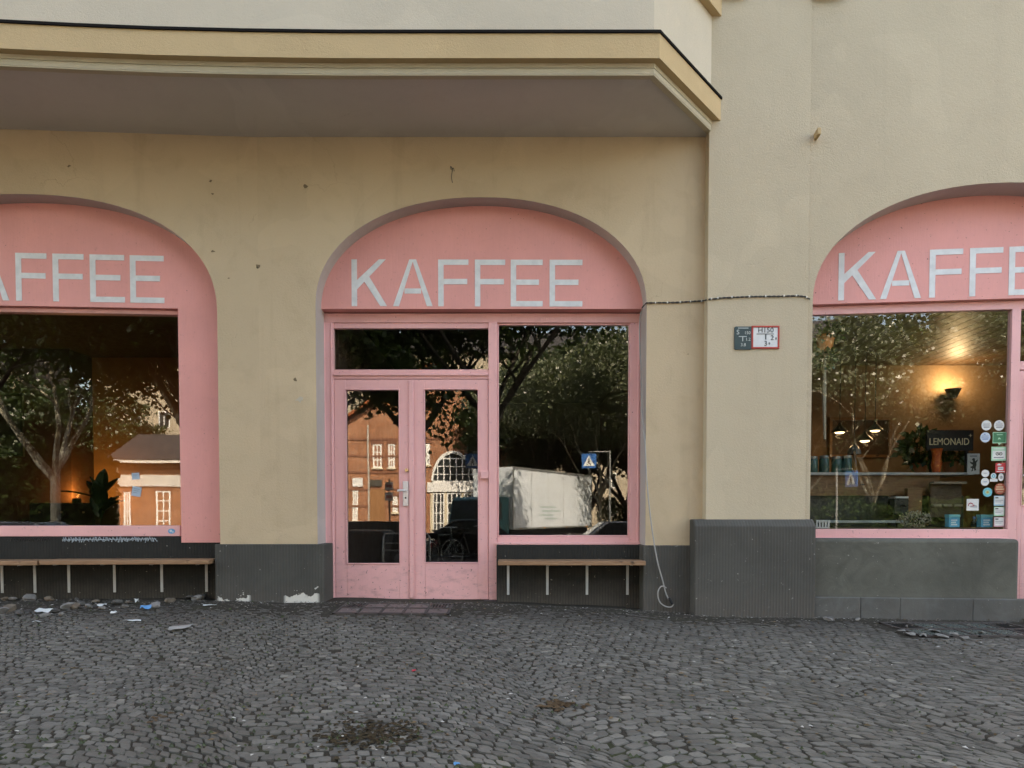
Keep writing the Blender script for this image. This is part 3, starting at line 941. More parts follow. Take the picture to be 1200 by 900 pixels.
df = -.10
f = lambda sec, px, d: sec.s(px, 660, d)
bench(SC, (f(SC, 583.5, df), f(SC, 757, df)), SC.z(657.5, 660, df), [f(SC, p, .19) for p in (595.5, 641.5, 688, 735.5)], .20, df, SC.z(697, 660, .19),
      'single board bench under the window beside the pink double door')
bench(SL, (f(SL, 46, df), f(SL, 244.5, df)), SL.z(656.5, 150, df), [f(SL, p, .19) for p in (80, 133.5, 189, 241.5)], .20, df, SL.z(694, 150, .19),
      'long weathered board bench against the dark wall beside the chipped plinth')
bench(SL, (f(SL, -150, df), f(SL, 43, df)), SL.z(656.5, 150, df) - .004, [f(SL, p, .19) for p in (-100, -45, 1.5, 54 - 14)], .20, df, SL.z(694, 150, .19),
      'bench board cut off by the photo edge, end to end with the longer bench')

# ------------------------------------------------------------------ enamel plates on the pier
def plate_text(items, mat, par, base, y):
    obs = []
    for s, size, x, z in items:
        o = text_mesh(s, size, mat, 'lettering', par); o.location = (x - base[0], y - base[1], z - base[2])


INK = plain('black enamel', (.03, .032, .032), .4)
px = lambda p, q=395: SP.s(p, q); pz = lambda q, p=885: SP.z(q, p)
WHITE_EN = plain('white enamel', (.62, .63, .62), .35)
x0, x1, z0, z1 = px(880.2), px(913), pz(409), pz(382)
base = ((x0 + x1) / 2, 0, z0)
t = thing_on(SP, 'hydrant_plate', base, 'white enamel plate with red border reading H 150 on the pier', 'sign')
MB().ring(x0, x1, z0, z1, .017, -.014, -.001).build('frame', plain('red enamel', (.42, .035, .02), .35), t, base, bev=.003)
MB().box(x0 + .016, x1 - .016, -.009, -.002, z0 + .016, z1 - .016).build('panel', WHITE_EN, t, base)
cx = (x0 + x1) / 2; H = z1 - z0; Wd = x1 - x0
plate_text([('H150', .068, cx + .002, z0 + H * .80), ('2', .066, x0 + Wd * .74, z0 + H * .47), ('8', .03, x0 + Wd * .875, z0 + H * .44), ('3', .066, x0 + Wd * .51, z0 + H * .22), ('9', .034, x0 + Wd * .64, z0 + H * .22)], INK, t, base, -.0105)
m = MB(); m.box(x0 + Wd * .18, x1 - Wd * .2, -.011, -.0095, z0 + H * .625, z0 + H * .655); m.box(x0 + Wd * .49, x0 + Wd * .53, -.0112, -.0094, z0 + H * .40, z0 + H * .62)
m.build('mark', INK, t, base)
x0, x1, z0, z1 = px(860.3), px(880.0), pz(410), pz(383)
base = ((x0 + x1) / 2, 0, z0)
t = thing_on(SP, 'valve_plate', base, 'small dark green plate with white figures S 150 left of the red bordered one', 'sign')
m = MB(); r = .012; pl = []
for cx_, cz_, a0 in ((x1 - r, z1 - r, 0), (x0 + r, z1 - r, 90), (x0 + r, z0 + r, 180), (x1 - r, z0 + r, 270)):
    pl += [(cx_ + r * math.cos(R(a0 + k * 30)), cz_ + r * math.sin(R(a0 + k * 30))) for k in range(4)]
m.prism(pl, -.012, -.001); m.build('panel', plain('green enamel', (.018, .042, .042), .35), t, base)
H = z1 - z0; Wd = x1 - x0
CREAM = plain('pale figures', (.5, .53, .5), .5)
plate_text([('S', .062, x0 + Wd * .20, z0 + H * .745), ('150', .040, x0 + Wd * .76, z0 + H * .72), ('1.2', .040, x0 + Wd * .80, z0 + H * .44), ('3.8', .042, x0 + Wd * .52, z0 + H * .20)], CREAM, t, base, -.0135)
MB().box(x0 + Wd * .2, x0 + Wd * .82, -.0138, -.0121, z0 + H * .915, z0 + H * .945).build('header_line', CREAM, t, base)
m = MB(); m.box(x0 + Wd * .25, x0 + Wd * .72, -.0142, -.0122, z0 + H * .55, z0 + H * .58); m.box(x0 + Wd * .46, x0 + Wd * .51, -.0144, -.0121, z0 + H * .36, z0 + H * .55)
m.build('mark', CREAM, t, base)

# ------------------------------------------------------------------ cables, pegs, wall odds and ends
WIRE = plain('dark wire', (.035, .033, .03), .5)
pts = []
for (p, q, sec, d) in ((752, 361, SC, .02), (757.5, 355, SC, -.008), (790, 354.5, SC, -.008), (824, 352.5, SC, -.008)): s_, z_ = sec.at(p, q, d); pts.append(sec.world(s_, d, z_))
for (p, q) in ((831, 350.8), (848, 349), (880, 347.6), (915, 347.2), (934, 346.6), (943, 347.5), (949, 350.5)): s_, z_ = SP.at(p, q, -.008); pts.append(SP.world(s_, -.008, z_))
b0 = Vector(pts[0])
t = empty('facade_cable', b0, 0, 'thin dark cable clipped level across the wall and pier to the far arch', 'cable')
fine = []
for a, b in zip(pts[:-1], pts[1:]):
    k = max(2, int(np.linalg.norm(b - a) / .012))
    for i in range(k): fine.append(a + (b - a) * i / k)
fine.append(pts[-1])
st = [[], []]
for i, p in enumerate(fine):
    for j in (0, 1):
        an = i * .9 + j * math.pi; st[j].append(p + np.array([0, -.004 * math.cos(an) - .002, .0045 * math.sin(an)]))
m = MB()
for j in (0, 1): m.tube(st[j], .0042, 5)
m.build('wire', WIRE, t, b0)
clips = plain('white cable clip', (.6, .58, .52), .5)
for p, q, sec in ((768, 355, SC), (782, 354.6, SC), (797, 354.2, SC), (809, 353.6, SC), (822, 352.8, SC), (833.5, 350.4, SP), (841, 349.6, SP), (857.5, 348.4, SP), (878, 347.6, SP), (897, 347.4, SP), (918.5, 347, SP), (933, 346.6, SP), (945, 348.5, SP)):
    s_, z_ = sec.at(p, q, -.008); w = sec.world(s_, -.008, z_)
    MB().box(w[0] - .006, w[0] + .006, w[1] - .012, w[1] + .010, w[2] - .009, w[2] + .010).build('clip', clips, t, b0, bev=.002)
# loose pale power cable beside the window
path = [(753, 362, .05), (750.2, 372, .1), (749.6, 395, .1), (751, 430, .09), (752.5, 480, .06), (756, 520, .0), (757.5, 555, -.03), (760.5, 590, -.04), (765.5, 630, -.045), (771, 660, -.05), (776.5, 680, -.05), (780, 694, -.05), (783.5, 702, -.05)]
P3 = [SC.world(*(lambda sz: (sz[0], d_, sz[1]))(SC.at(p, q, d_))) for p, q, d_ in path]
def smooth(pts, k=6):
    out = []; n = len(pts)
    for i in range(n - 1):
        p0, p1, p2, p3 = [np.asarray(pts[min(max(j, 0), n - 1)], float) for j in (i - 1, i, i + 1, i + 2)]
        for u in range(k):
            t_ = u / k; out.append(.5 * ((2 * p1) + (-p0 + p2) * t_ + (2 * p0 - 5 * p1 + 4 * p2 - p3) * t_ ** 2 + (-p0 + 3 * p1 - 3 * p2 + p3) * t_ ** 3))
    out.append(np.asarray(pts[-1], float)); return out
b0 = Vector(P3[-1])
t = empty('power_cable', b0, 0, 'loose pale cable dangling down the wall beside the window, looped at its end', 'cable')
GREYC = plain('grey cable sheath', (.33, .32, .30), .5)
m = MB(); m.tube(smooth(P3), .0068, 7); m.build('cable', GREYC, t, b0)
loop = [(781, 689), (775.5, 687), (771.5, 692), (771.2, 700), (774.5, 707), (781, 711), (787, 711), (789.5, 707.5)]
m = MB(); m.tube(smooth([SC.world(*(lambda sz: (sz[0], -.055, sz[1]))(SC.at(p, q, -.055))) for p, q in loop]), .0062, 7); m.build('loop', GREYC, t, b0)
s_, z_ = SC.at(785.5, 704, -.06)
MB().tube([SC.world(s_ - .012, -.06, z_ + .03), SC.world(s_ + .004, -.06, z_), SC.world(s_ + .022, -.062, z_ - .035)], [.011, .016, .013], 8).build('plug', BLACK, t, b0)
# thin second strand in the reveal
# peg on the right wall, nail stubs
s_, z_ = SR.at(956, 160, 0)
o = MB().box(s_ - .016, s_ + .016, -.10, .01, z_ - .03, z_ + .03).build('wall_peg', OCHRE, None, (s_, 0, z_), bev=.004)
place_single(SR, o, (s_, 0, z_), 'stub of a sawn off wooden peg sticking out high on the wall', 'peg')
s_, z_ = SC.at(529, 203, 0)
m = MB(); m.tube(smooth([(s_, .01, z_ + .03), (s_ - .006, -.03, z_ + .05), (s_ + .012, -.035, z_ + .02), (s_ + .004, -.03, z_ - .05), (s_ + .012, -.02, z_ - .1)]), .0035, 5)
m.tube(smooth([(s_ + .003, .01, z_ + .03), (s_ + .02, -.02, z_ + .04), (s_ + .03, -.03, z_ + .005)]), .0035, 5)
place_single(SC, m.build('wire_stub', WIRE, None, (s_, 0, z_)), (s_, 0, z_), 'curled wire ends poking from the wall above the pink arch', 'wire')
# filled holes / scars in the render (worn spots with a shape of their own)
scar = plain('render scar', (.17, .125, .075), .95, bump=.01); scarl = plain('pale filler', (.46, .41, .32), .95)
for sec, L_ in ((SL, ((81, 195, .02), (247, 212, .022), (249, 227, .016), (249, 295, .026), (268, 326, .012))), (SC, ((357, 218, .034), (302, 312, .03), (346, 445, .03), (352, 468, .05), (806, 415, .01)))):
    for p, q, r in L_:
        s_, z_ = sec.at(p, q, 0)
        an = sorted(random.uniform(0, 6.28) for _ in range(11)); m = MB()
        m.prism([(s_ + math.cos(a) * r * random.uniform(.35, 1.1), z_ + math.sin(a) * r * random.uniform(.3, .8)) for a in an], -.0022, .004)
        o = m.build('render_scar', scar if r < .04 else scarl, BLD); on(sec, o)

# chalk scribble on the wall under the left window
sec = SL; chalk = plain('blue white chalk', (.34, .40, .43), .95, var=.4, nscale=60)
m = MB(); zc = SL.z(632, 130, .2); xs_ = SL.s(73, 632, .2); xe = SL.s(183, 632, .2); xx = xs_; random.seed(3)
while xx < xe:
    w_ = random.uniform(.025, .055); hh = random.uniform(.02, .036); n_ = random.randint(3, 5); pr = []
    for k in range(n_): pr.append((xx + w_ * (k / (n_ - 1)) + random.uniform(-.008, .008), .1985, zc + (hh if k % 2 else -hh) * random.uniform(.4, 1)))
    m.tube(pr, .0045, 4); xx += w_ * .78
m.tube([(xs_, .198, zc - .006), (xe, .198, zc + .004)], .005, 4)
base = ((xs_ + xe) / 2, .2, zc)
place_single(SL, m.build('chalk_scribble', chalk, None, (0, 0, 0)), (0, 0, 0), 'pale chalk scribble scrawled on the dark ledge beneath the pink window', 'graffiti')
m = MB(); xx = SL.s(12, 632, .2)
for k in range(9):
    m.tube([(xx, .1985, zc - .018), (xx + .012, .1985, zc + random.uniform(.004, .03)), (xx + .028, .1985, zc - random.uniform(0, .02)), (xx + .036, .1985, zc + .012)], .004, 4); xx += .042
place_single(SL, m.build('marker_scribble', INK, None), (0, 0, 0), 'short black marker scribble on the ledge near the photo edge', 'graffiti')
m = MB(); s_, z_ = SL.at(201, 622.5, .222)
m.disc(s_, z_, .034, .2205, .2245, 18, .026); m.mat(1).disc(s_ - .006, z_ + .003, .013, .2188, .2205, 10); m.disc(s_ + .014, z_ - .008, .008, .2189, .2205, 8)
o = m.build('frame_sticker', [plain('blue sticker', (.10, .34, .55), .5), plain('sticker print', (.5, .6, .66), .5)], None, (s_, .22, z_))
place_single(SL, o, (s_, .22, z_), 'small round blue sticker on the pink window sill', 'sticker')

# ------------------------------------------------------------------ things on the right-hand window glass
STW = plain('sticker white', (.60, .61, .58), .6); STG = plain('sticker green', (.02, .16, .07), .5); STR = plain('sticker red', (.5, .035, .04), .5); STT = plain('sticker teal', (.10, .42, .48), .5)
STB = plain('sticker blue', (.05, .33, .50), .5); STLG = plain('sticker light green', (.28, .52, .34), .5); STBR = plain('sticker rust', (.34, .07, .035), .5); STP = plain('sticker print grey', (.19, .20, .22), .6); STPB = plain('sticker print blue', (.12, .2, .38), .6)
dS = GR - .002


def gz_at(px_, py_): return SR.at(px_, py_, dS)


def sticker(name, shape, pxs, mats, prints, label, cat='sticker', group=None):
    """shape: ('disc', cx, cy, rx, ry) or ('card', x0, y0, x1, y1) in photo pixels of the glass; prints: marks in 0..1 coordinates of its box"""
    if shape == 'disc':
        cx_, cy_, rx_, ry_ = pxs; box = (cx_ - rx_, cy_ - ry_, cx_ + rx_, cy_ + ry_)
    else: box = pxs
    sa, za = gz_at(box[0], box[3]); sb, zb2 = gz_at(box[2], box[1]); sc_, zc_ = (sa + sb) / 2, (za + zb2) / 2
    m = MB()
    if shape == 'disc': m.disc(sc_, zc_, (sb - sa) / 2, dS - .0012, dS, 28, (zb2 - za) / 2)
    else: m.box(sa, sb, dS - .0012, dS, za, zb2)
    for k, (mi, kind, *a) in enumerate(prints):
        m.mat(mi); y0 = dS - .0019 - .00025 * k
        X = lambda u: sa + (sb - sa) * u
        Zz = lambda u: za + (zb2 - za) * u
        if kind == 'r': m.box(X(a[0]), X(a[2]), y0, dS - .0012, Zz(a[1]), Zz(a[3]))
        elif kind == 'o': m.disc(X(a[0]), Zz(a[1]), (sb - sa) * a[2], y0, dS - .0012, 20)
        elif kind == 'ring':
            for i in range(20):
                t0, t1 = 2 * math.pi * i / 20, 2 * math.pi * (i + 1) / 20; r0, r1 = (sb - sa) * a[2], (sb - sa) * a[3]
                c0, c1 = X(a[0]), Zz(a[1])
                m.prism([(c0 + r0 * math.cos(t0), c1 + r0 * math.sin(t0)), (c0 + r1 * math.cos(t0), c1 + r1 * math.sin(t0)), (c0 + r1 * math.cos(t1), c1 + r1 * math.sin(t1)), (c0 + r0 * math.cos(t1), c1 + r0 * math.sin(t1))], y0, dS - .0012)
        elif kind == 'p': m.prism([(X(u), Zz(v)) for u, v in a[0]], y0, dS - .0012)
    m.mat(0)
    o = m.build(name, mats, None, (sc_, dS, zc_), smooth=False)
    return place_single(SR, o, (sc_, dS, zc_), label, cat, group)


lines3 = lambda mi: [(mi, 'r', .18, .60, .82, .66), (mi, 'r', .14, .46, .86, .50), (mi, 'r', .22, .28, .80, .38)]
GRP = 'stickers and cards on the window glass'
sticker('round_sticker', 'disc', (1156, 498.5, 6, 6), [STW, STP], lines3(1), 'pale round sticker, upper row, beside the lamp side of the glass', group=GRP)
sticker('round_sticker', 'disc', (1170.8, 498.5, 6.2, 6.2), [STW, STP, STPB], [(2, 'r', .35, .78, .62, .84)] + lines3(1), 'pale round sticker with blue top mark, above the green speech bubble sticker', group=GRP)
sticker('round_sticker', 'disc', (1154.6, 512.5, 6, 6), [plain('sticker pale blue', (.45, .53, .60), .6), STPB], [(1, 'r', .34, .76, .52, .84)] + lines3(1), 'bluish round sticker directly left of the green speech bubble sticker', group=GRP)
sticker('speech_sticker', 'card', (1163, 506.3, 1179.3, 519.5), [STG, STLG], [(1, 'r', 0, .94, 1, 1), (1, 'r', 0, 0, 1, .06), (1, 'r', 0, .06, .04, .94), (1, 'r', .96, .06, 1, .94), (1, 'p', [(.38, .34), (.46, .52), (.54, .46), (.62, .34), (.54, .38)]), (1, 'p', [(.42, 0), (.62, 0), (.46, -.22)]), (1, 'r', .3, .74, .72, .80)], 'dark green speech bubble sticker with a light rim', group=GRP)
sticker('review_sticker', 'card', (1161.5, 523.5, 1179.3, 540), [STLG, STW, INK, STP], [(1, 'r', .08, .12, .93, .72), (2, 'ring', .40, .50, .075, .12), (2, 'ring', .62, .50, .075, .12), (2, 'o', .40, .50, .035), (2, 'o', .62, .50, .035), (2, 'p', [(.47, .50), (.55, .50), (.51, .40)]), (3, 'r', .16, .2, .82, .27), (1, 'r', .14, .82, .86, .88)], 'white card in green border with two ringed eyes printed on it', group=GRP)
sticker('red_sticker', 'card', (1166.3, 542.5, 1178.6, 554), [STR, STW, STP], [(1, 'p', [(.10, .78), (.35, .95), (.62, .80), (.40, .74)]), (1, 'r', .24, .28, .76, .60), (2, 'r', .30, .42, .70, .50), (1, 'r', .12, .08, .88, .16)], 'red square sticker with a white lettered patch', group=GRP)
sticker('round_sticker', 'disc', (1154.6, 554.8, 4.7, 4.3), [STW, STP], [(1, 'r', .3, .5, .7, .56)], 'small plain cream round sticker, upper of the two left of the teal badges', group=GRP)
sticker('round_sticker', 'disc', (1154.3, 564.6, 4.9, 4.7), [STW, STPB], [(1, 'r', .3, .45, .75, .53)], 'small plain cream round sticker just above the larger teal disc', group=GRP)
sticker('badge_sticker', 'disc', (1164.2, 557.8, 3.4, 3.4), [STW, STT], [(1, 'o', .5, .5, .36), (0, 'o', .5, .5, .14)], 'tiny white ringed teal badge between two oval stickers', group=GRP)
sticker('cloud_sticker', 'card', (1160, 561, 1169, 564.4), [STW, STP], [(0, 'o', .3, .5, .16), (0, 'o', .6, .7, .2)], 'small white cloud shaped sticker under the tiny teal badge', group=GRP)
sticker('oval_sticker', 'disc', (1173, 559.2, 3.3, 4.7), [STW, STP], [(1, 'ring', .5, .5, .2, .28), (1, 'r', .42, .3, .6, .7)], 'upright white oval sticker with a grey emblem', group=GRP)
sticker('round_sticker', 'disc', (1157.2, 576.8, 5.6, 5.4), [STT, STLG, plain('sticker ochre', (.45, .3, .1), .6)], [(1, 'o', .5, .5, .26), (2, 'o', .5, .5, .13)], 'larger teal round sticker with a tan centre', group=GRP)
sticker('round_sticker', 'disc', (1171.8, 572.8, 6.6, 6.7), [STBR, plain('sticker tan', (.5, .34, .2), .6)], [(1, 'r', .16, .60, .80, .72), (1, 'r', .12, .40, .88, .53), (1, 'r', .3, .82, .66, .88), (1, 'r', .25, .2, .8, .26)], 'rust red round sticker with tan bars of lettering', group=GRP)
for nm, y0, y1, ed, lb in (('card', 581, 592.6, plain('card edge blue', (.25, .45, .55), .6), 'topmost of three small payment cards, edged blue'), ('card', 594, 604.6, STLG, 'middle of three small payment cards, edged green'), ('card', 606, 617.2, plain('card edge pink', (.5, .3, .33), .6), 'lowest of three small payment cards, edged pink')):
    sticker('payment_card', 'card', (1164.6, y0, 1177, y1), [ed, STW, INK, STP], [(1, 'r', .06, .12, .94, .94), (2, 'r', .12, .74, .42, .86), (3, 'r', .12, .52, .86, .57), (3, 'r', .12, .36, .70, .41)], lb + ' on the glass', 'card', GRP)
sticker('logo_card', 'card', (1132.6, 584.7, 1147, 598.3), [STW, plain('logo red', (.33, .03, .05), .5), STP], [(1, 'p', [(.10, .42), (.16, .62), (.34, .70), (.52, .60), (.60, .44), (.46, .54), (.32, .60), (.20, .54), (.16, .38)]), (1, 'p', [(.2, .36), (.5, .44), (.66, .52), (.62, .38)]), (2, 'r', .30, .28, .88, .35), (2, 'r', .60, .40, .82, .46)], 'white square card with a red swoosh emblem', 'card', GRP)
for x0_, x1_, lb in ((1112, 1125, 'turquoise gift tin standing by the dried flowers'), (1149.6, 1163.6, 'turquoise gift tin standing left of the payment cards')):
    sa, za = SR.at(x0_, 618, .42); sb, zb2 = SR.at(x1_, 603, .42); base = ((sa + sb) / 2, .46, za)
    t = thing_on(SR, 'gift_tin', base, lb, 'tin', 'turquoise tins in the window')
    MB().box(sa, sb, .42, .50, za, zb2 - .028).build('body', STB, t, base, bev=.004)
    MB().box(sa - .003, sb + .003, .416, .504, zb2 - .028, zb2).build('lid', STT, t, base, bev=.004)
    m = MB(); H_ = zb2 - za
    for k in range(3): m.box(sa + .02, sb - .025 - .012 * (k % 2), .4185, .421, za + .02 + k * H_ * .17, za + .035 + k * H_ * .17)
    m.build('lettering', plain('tin print', (.45, .6, .65), .6), t, base)
# paper notes on the left window glass
dN = GL_ - .002
for (x_, y_, w_, h_, rot, lb) in ((159, 558, 9, 8, -4, 'upper of two pale blue paper notes taped to the dark window'), (160, 576, 11, 12, 10, 'lower, more tilted of two pale blue paper notes taped to the window')):
    s_, z_ = SL.at(x_, y_, dN); k = 6.55 / 800
    m = MB().box(s_ - w_ * k / 2, s_ + w_ * k / 2, dN - .0015, dN, z_ - h_ * k / 2, z_ + h_ * k / 2, rot=Matrix.Rotation(R(rot), 3, 'Y'))
    m.mat(1)
    for j in range(3): m.box(s_ - w_ * k * .32, s_ + w_ * k * (.3 - .1 * j), dN - .0022, dN - .0014, z_ + h_ * k * (.25 - .2 * j), z_ + h_ * k * (.29 - .2 * j), rot=Matrix.Rotation(R(rot), 3, 'Y'), c=(s_, dN, z_))
    o = m.build('paper_note', [plain('note paper', (.33, .43, .52), .7), STP], None, (s_, dN, z_), smooth=False)
    place_single(SL, o, (s_, dN, z_), lb, 'note')

# ------------------------------------------------------------------ inside, right-hand room
def W(name, p, label, cat, group=None): return empty(name, p, 0, label, cat, group)


def lamp_light(p, energy, color, radius=.04, parent=None):
    l = bpy.data.lights.new('lamp_glow', 'POINT'); l.energy = energy; l.color = color; l.shadow_soft_size = radius
    o = bpy.data.objects.new('lamp_glow', l); COL.objects.link(o); o.location = tuple(p)
    if parent is not None: o.parent = parent
    return o


IRON = plain('black iron', (.015, .014, .013), .5)
WARM = (1.0, .73, .46)
# wall lamp washing up the back wall
p = wpt(1108, 463, YB)
t = W('wall_lamp', p, 'black wall lamp throwing warm light up the brown back wall', 'lamp')
m = MB().lathe([(.055, -.07), (.11, .06), (.102, .06), (.05, -.055)], 0, -.17, 20); m.build('shade', IRON, t)
MB().box(-.025, .025, -.115, .0, -.06, -.02).build('arm', IRON, t)
MB().lathe([(.02, -.05), (.035, -.02), (.025, .0), (.0, .01)], 0, -.17, 12).build('bulb', glow('bulb glow', (1, .70, .40), 2), t)
lamp_light((0, -.25, .12), 3.8, WARM, .10, t)
for k, (px_, py_, lb) in enumerate(((984, 505, 'warm lit pendant lamp hanging leftmost over the bar'), (1013.5, 515, 'lowest warm lit pendant lamp over the bar, between the other two'), (1025.5, 503, 'warm lit pendant lamp on the right of the trio over the bar'))):
    p = wpt(px_, py_, 2.6 + .12 * k)
    t = W('pendant_lamp', p, lb, 'lamp', 'pendant lamps over the bar')
    MB().lathe([(.105, -.02), (.10, .0), (.055, .045), (.025, .075), (.018, .11), (.017, .11), (.023, .07), (.05, .04), (.097, -.004), (.10, -.02)], 0, 0, 22).build('shade', plain('dark enamel shade', (.03, .03, .028), .35), t)
    MB().lathe([(.0, -.04), (.045, -.034), (.07, -.014), (.045, .02), (0, .03)], 0, 0, 14).build('bulb', glow('pendant glow', (1, .74, .46), 1.1), t)
    MB().tube([(0, 0, .12), (0, 0, CZ - p[2])], .006, 5).build('cord', IRON, t)
    lamp_light((0, 0, -.07), .3, WARM, .05, t)
p = wpt(1001, 528, 2.3)
t = W('glass_lamp', p, 'unlit clear glass lampshade hanging below the pendant trio', 'lamp')
MB().lathe([(.085, -.05), (.08, .0), (.05, .05), (.02, .075), (.018, .07), (.045, .045), (.073, 0), (.079, -.05)], 0, 0, 20).build('shade', plain('smoked glass', (.22, .26, .30), .15), t)
MB().tube([(0, 0, .07), (0, 0, CZ - p[2])], .005, 5).build('cord', IRON, t)
# menu board behind the pendants
a = wpt(972, 536, 3.5); b = wpt(1046, 489, 3.5)
t = W('menu_board', ((a[0] + b[0]) / 2, 3.5, a[2]), 'wide dark wooden board on the back wall behind the pendant lamps', 'board')
c0 = ((a[0] + b[0]) / 2, 3.5, a[2])
MB().ring(a[0], b[0], a[2], b[2], .04, 3.5, 3.58).build('frame', MIDWOOD, t, c0); MB().box(a[0] + .04, b[0] - .04, 3.53, 3.58, a[2] + .04, b[2] - .04).build('panel', DARKWOOD, t, c0)
# high shelf across the window bay with its load
YS = 1.05
zs_ = wpt(1040, 553.5, YS)[2]
xsa, xsb = wpt(925, 555, YS)[0], wpt(1142, 555, YS)[0]
m = MB().box(xsa, xsb, YS, YS + .34, zs_ - .035, zs_)
base = ((xsa + xsb) / 2, YS + .17, FZ)
t = W('counter', base, 'long bar counter with a pale top edge seen through the window', 'counter')
MB().box(xsa, xsb, YS, YS + .5, zs_ - .03, zs_).build('counter_top', plain('pale counter top', (.42, .42, .40), .4), t, base, bev=.004)
MB().box(xsa + .05, xsb - .35, YS + .06, YS + .46, zs_ - .26, zs_ - .03).build('front_panel', MIDWOOD, t, base)
MB().box(xsa + .05, xsb - .05, YS + .1, YS + .46, FZ, zs_ - .26).build('carcass', plain('black laminate', (.02, .018, .016), .5), t, base)
zshelf = zs_
JAR = plain('green jar glaze', (.05, .12, .10), .2)
for px_ , h_, lb in ((954, .19, 'green storage jar at the far left end of the counter row'), (967.5, .20, 'green storage jar, second in the counter row'), (982, .19, 'green storage jar, third in the counter row'), (994, .20, 'green storage jar nearest the amber bottle on the counter')):
    x = wpt(px_, 553, YS + .12)[0]
    t = W('storage_jar', (x, YS + .16, zshelf), lb, 'jar', 'jars along the counter')
    MB().lathe([(.05, 0), (.055, .01), (.055, h_ * .8), (.048, h_ * .85)], 0, 0, 18).build('body', JAR, t)
    MB().lathe([(.05, h_ * .85), (.052, h_ * .9), (.05, h_), (.01, h_ + .004)], 0, 0, 18).build('lid', plain('steel lid', (.3, .33, .32), .35, .6), t)
x = wpt(1003, 553, YS + .12)[0]
t = W('bottle', (x, YS + .16, zshelf), 'amber bottle standing at the right end of the jar row', 'bottle')
MB().lathe([(.04, 0), (.042, .01), (.042, .14), (.016, .19), (.015, .25)], 0, 0, 16).build('body', plain('amber glass', (.20, .085, .02), .12), t); MB().lathe([(.018, .25), (.018, .275)], 0, 0, 12).build('cap', IRON, t)
PLANT_D = leaf_mat('house plant leaves', (.012, .04, .014), (.05, .10, .03), .25)
TERRA = plain('terracotta', (.34, .12, .05), .8)


def foliage_ball(c, rad, n, size, seed, droop=0.0):
    r_ = np.random.default_rng(seed)
    d_ = r_.normal(size=(n, 3)); d_ /= np.linalg.norm(d_, axis=1)[:, None]
    rr = r_.uniform(.25, 1, n) ** .6
    pos = np.asarray(c) + d_ * rr[:, None] * np.asarray(rad); pos[:, 2] -= droop * rr * rr
    u = d_ + r_.normal(0, .5, (n, 3)); u /= np.linalg.norm(u, axis=1)[:, None]
    w = np.cross(u, r_.normal(size=(n, 3))); w /= np.linalg.norm(w, axis=1)[:, None]
    s = size * r_.uniform(.6, 1.3, n)[:, None]
    return np.stack([pos, pos + u * s * .5 + w * s * .28, pos + u * s, pos + u * s * .5 - w * s * .28], 1).reshape(-1, 3), np.arange(n * 4).reshape(-1, 4)


def pot_plant(p, pr, ph, rad, n, leafsize, label, seed, pot=TERRA, name='pot_plant', lift=None):
    t = W(name, p, label, 'plant')
    MB().lathe([(pr * .72, 0), (pr, ph), (pr * 1.08, ph), (pr * 1.08, ph * .84), (pr * 1.0, ph * .84), (pr * .9, ph * .9)][:3] + [(pr * .85, ph)], 0, 0, 20).build('pot', pot, t)
    v, q = foliage_ball((0, 0, ph + rad[2] * .75 if lift is None else lift), rad, n, leafsize, seed)
    np_mesh('foliage', v, q, PLANT_D, t)
    m = MB()
    for k in range(5): m.tube([(0, 0, ph * .9), (rad[0] * .4 * math.cos(k * 1.26), rad[1] * .4 * math.sin(k * 1.26), ph + rad[2] * .9)], .006, 5)
    m.build('stem', plain('plant stem', (.05, .06, .02), .7), t); return t


pot_plant((wpt(1078, 553, YS + .38)[0], YS + .38, zshelf), .085, .13, (.22, .15, .22), 380, .10, 'bushy dark plant in a brown pot on the counter left of the lettered board', 4)
pot_plant((wpt(1113, 553, YS + .3)[0], YS + .3, zshelf), .085, .14, (.16, .12, .13), 200, .08, 'small plant in a terracotta pot left of the bear card', 5)
x = wpt(1097, 553, YS + .06)[0]
t = W('vase', (x, YS + .055, zshelf), 'tall orange red mottled vase between the two potted plants', 'vase')
n = NT('mottled red glaze'); n.pbr(n.ramp(n.noise(26, 4), [(.35, (.40, .05, .015)), (.6, (.60, .12, .02)), (.75, (.75, .45, .12))]), .3); MOT = n.m
MB().lathe([(.04, 0), (.045, .02), (.055, .09), (.045, .17), (.05, .23), (.062, .27), (.055, .27), (.042, .22)], 0, 0, 20).build('body', MOT, t)
YA = YS + .12
x0, z0 = wpt(1086, 528, YA)[[0, 2]]; x1, z1 = wpt(1141, 504, YA)[[0, 2]]
base = ((x0 + x1) / 2, YA, z0)
t = W('advert_board', base, 'black board lettered LEMONAID in pale capitals above the counter plants', 'sign')
MB().box(x0, x1, YA, YA + .025, z0, z1).build('panel', plain('black board', (.012, .011, .010), .6), t, base)
MB().box(x0 + .05, x0 + .08, YA + .005, YA + .03, zshelf, z0).build('post', IRON, t, base); MB().box(x1 - .08, x1 - .05, YA + .005, YA + .03, zshelf, z0).build('post', IRON, t, base)
GOLD = plain('pale gold letters', (.80, .70, .46), .5)
lit = (x1 - x0)
o1 = text_mesh('LEMONAID', .112, GOLD, 't', squeeze=.82); o1.location = (-.012, -.003, (z1 - z0) * .42)
o2 = text_mesh('+', .07, GOLD, 't'); o2.location = (lit * .43, -.003, (z1 - z0) * .72)
bpy.context.view_layer.update(); join_into([o1, o2], 'lettering', GOLD, t)
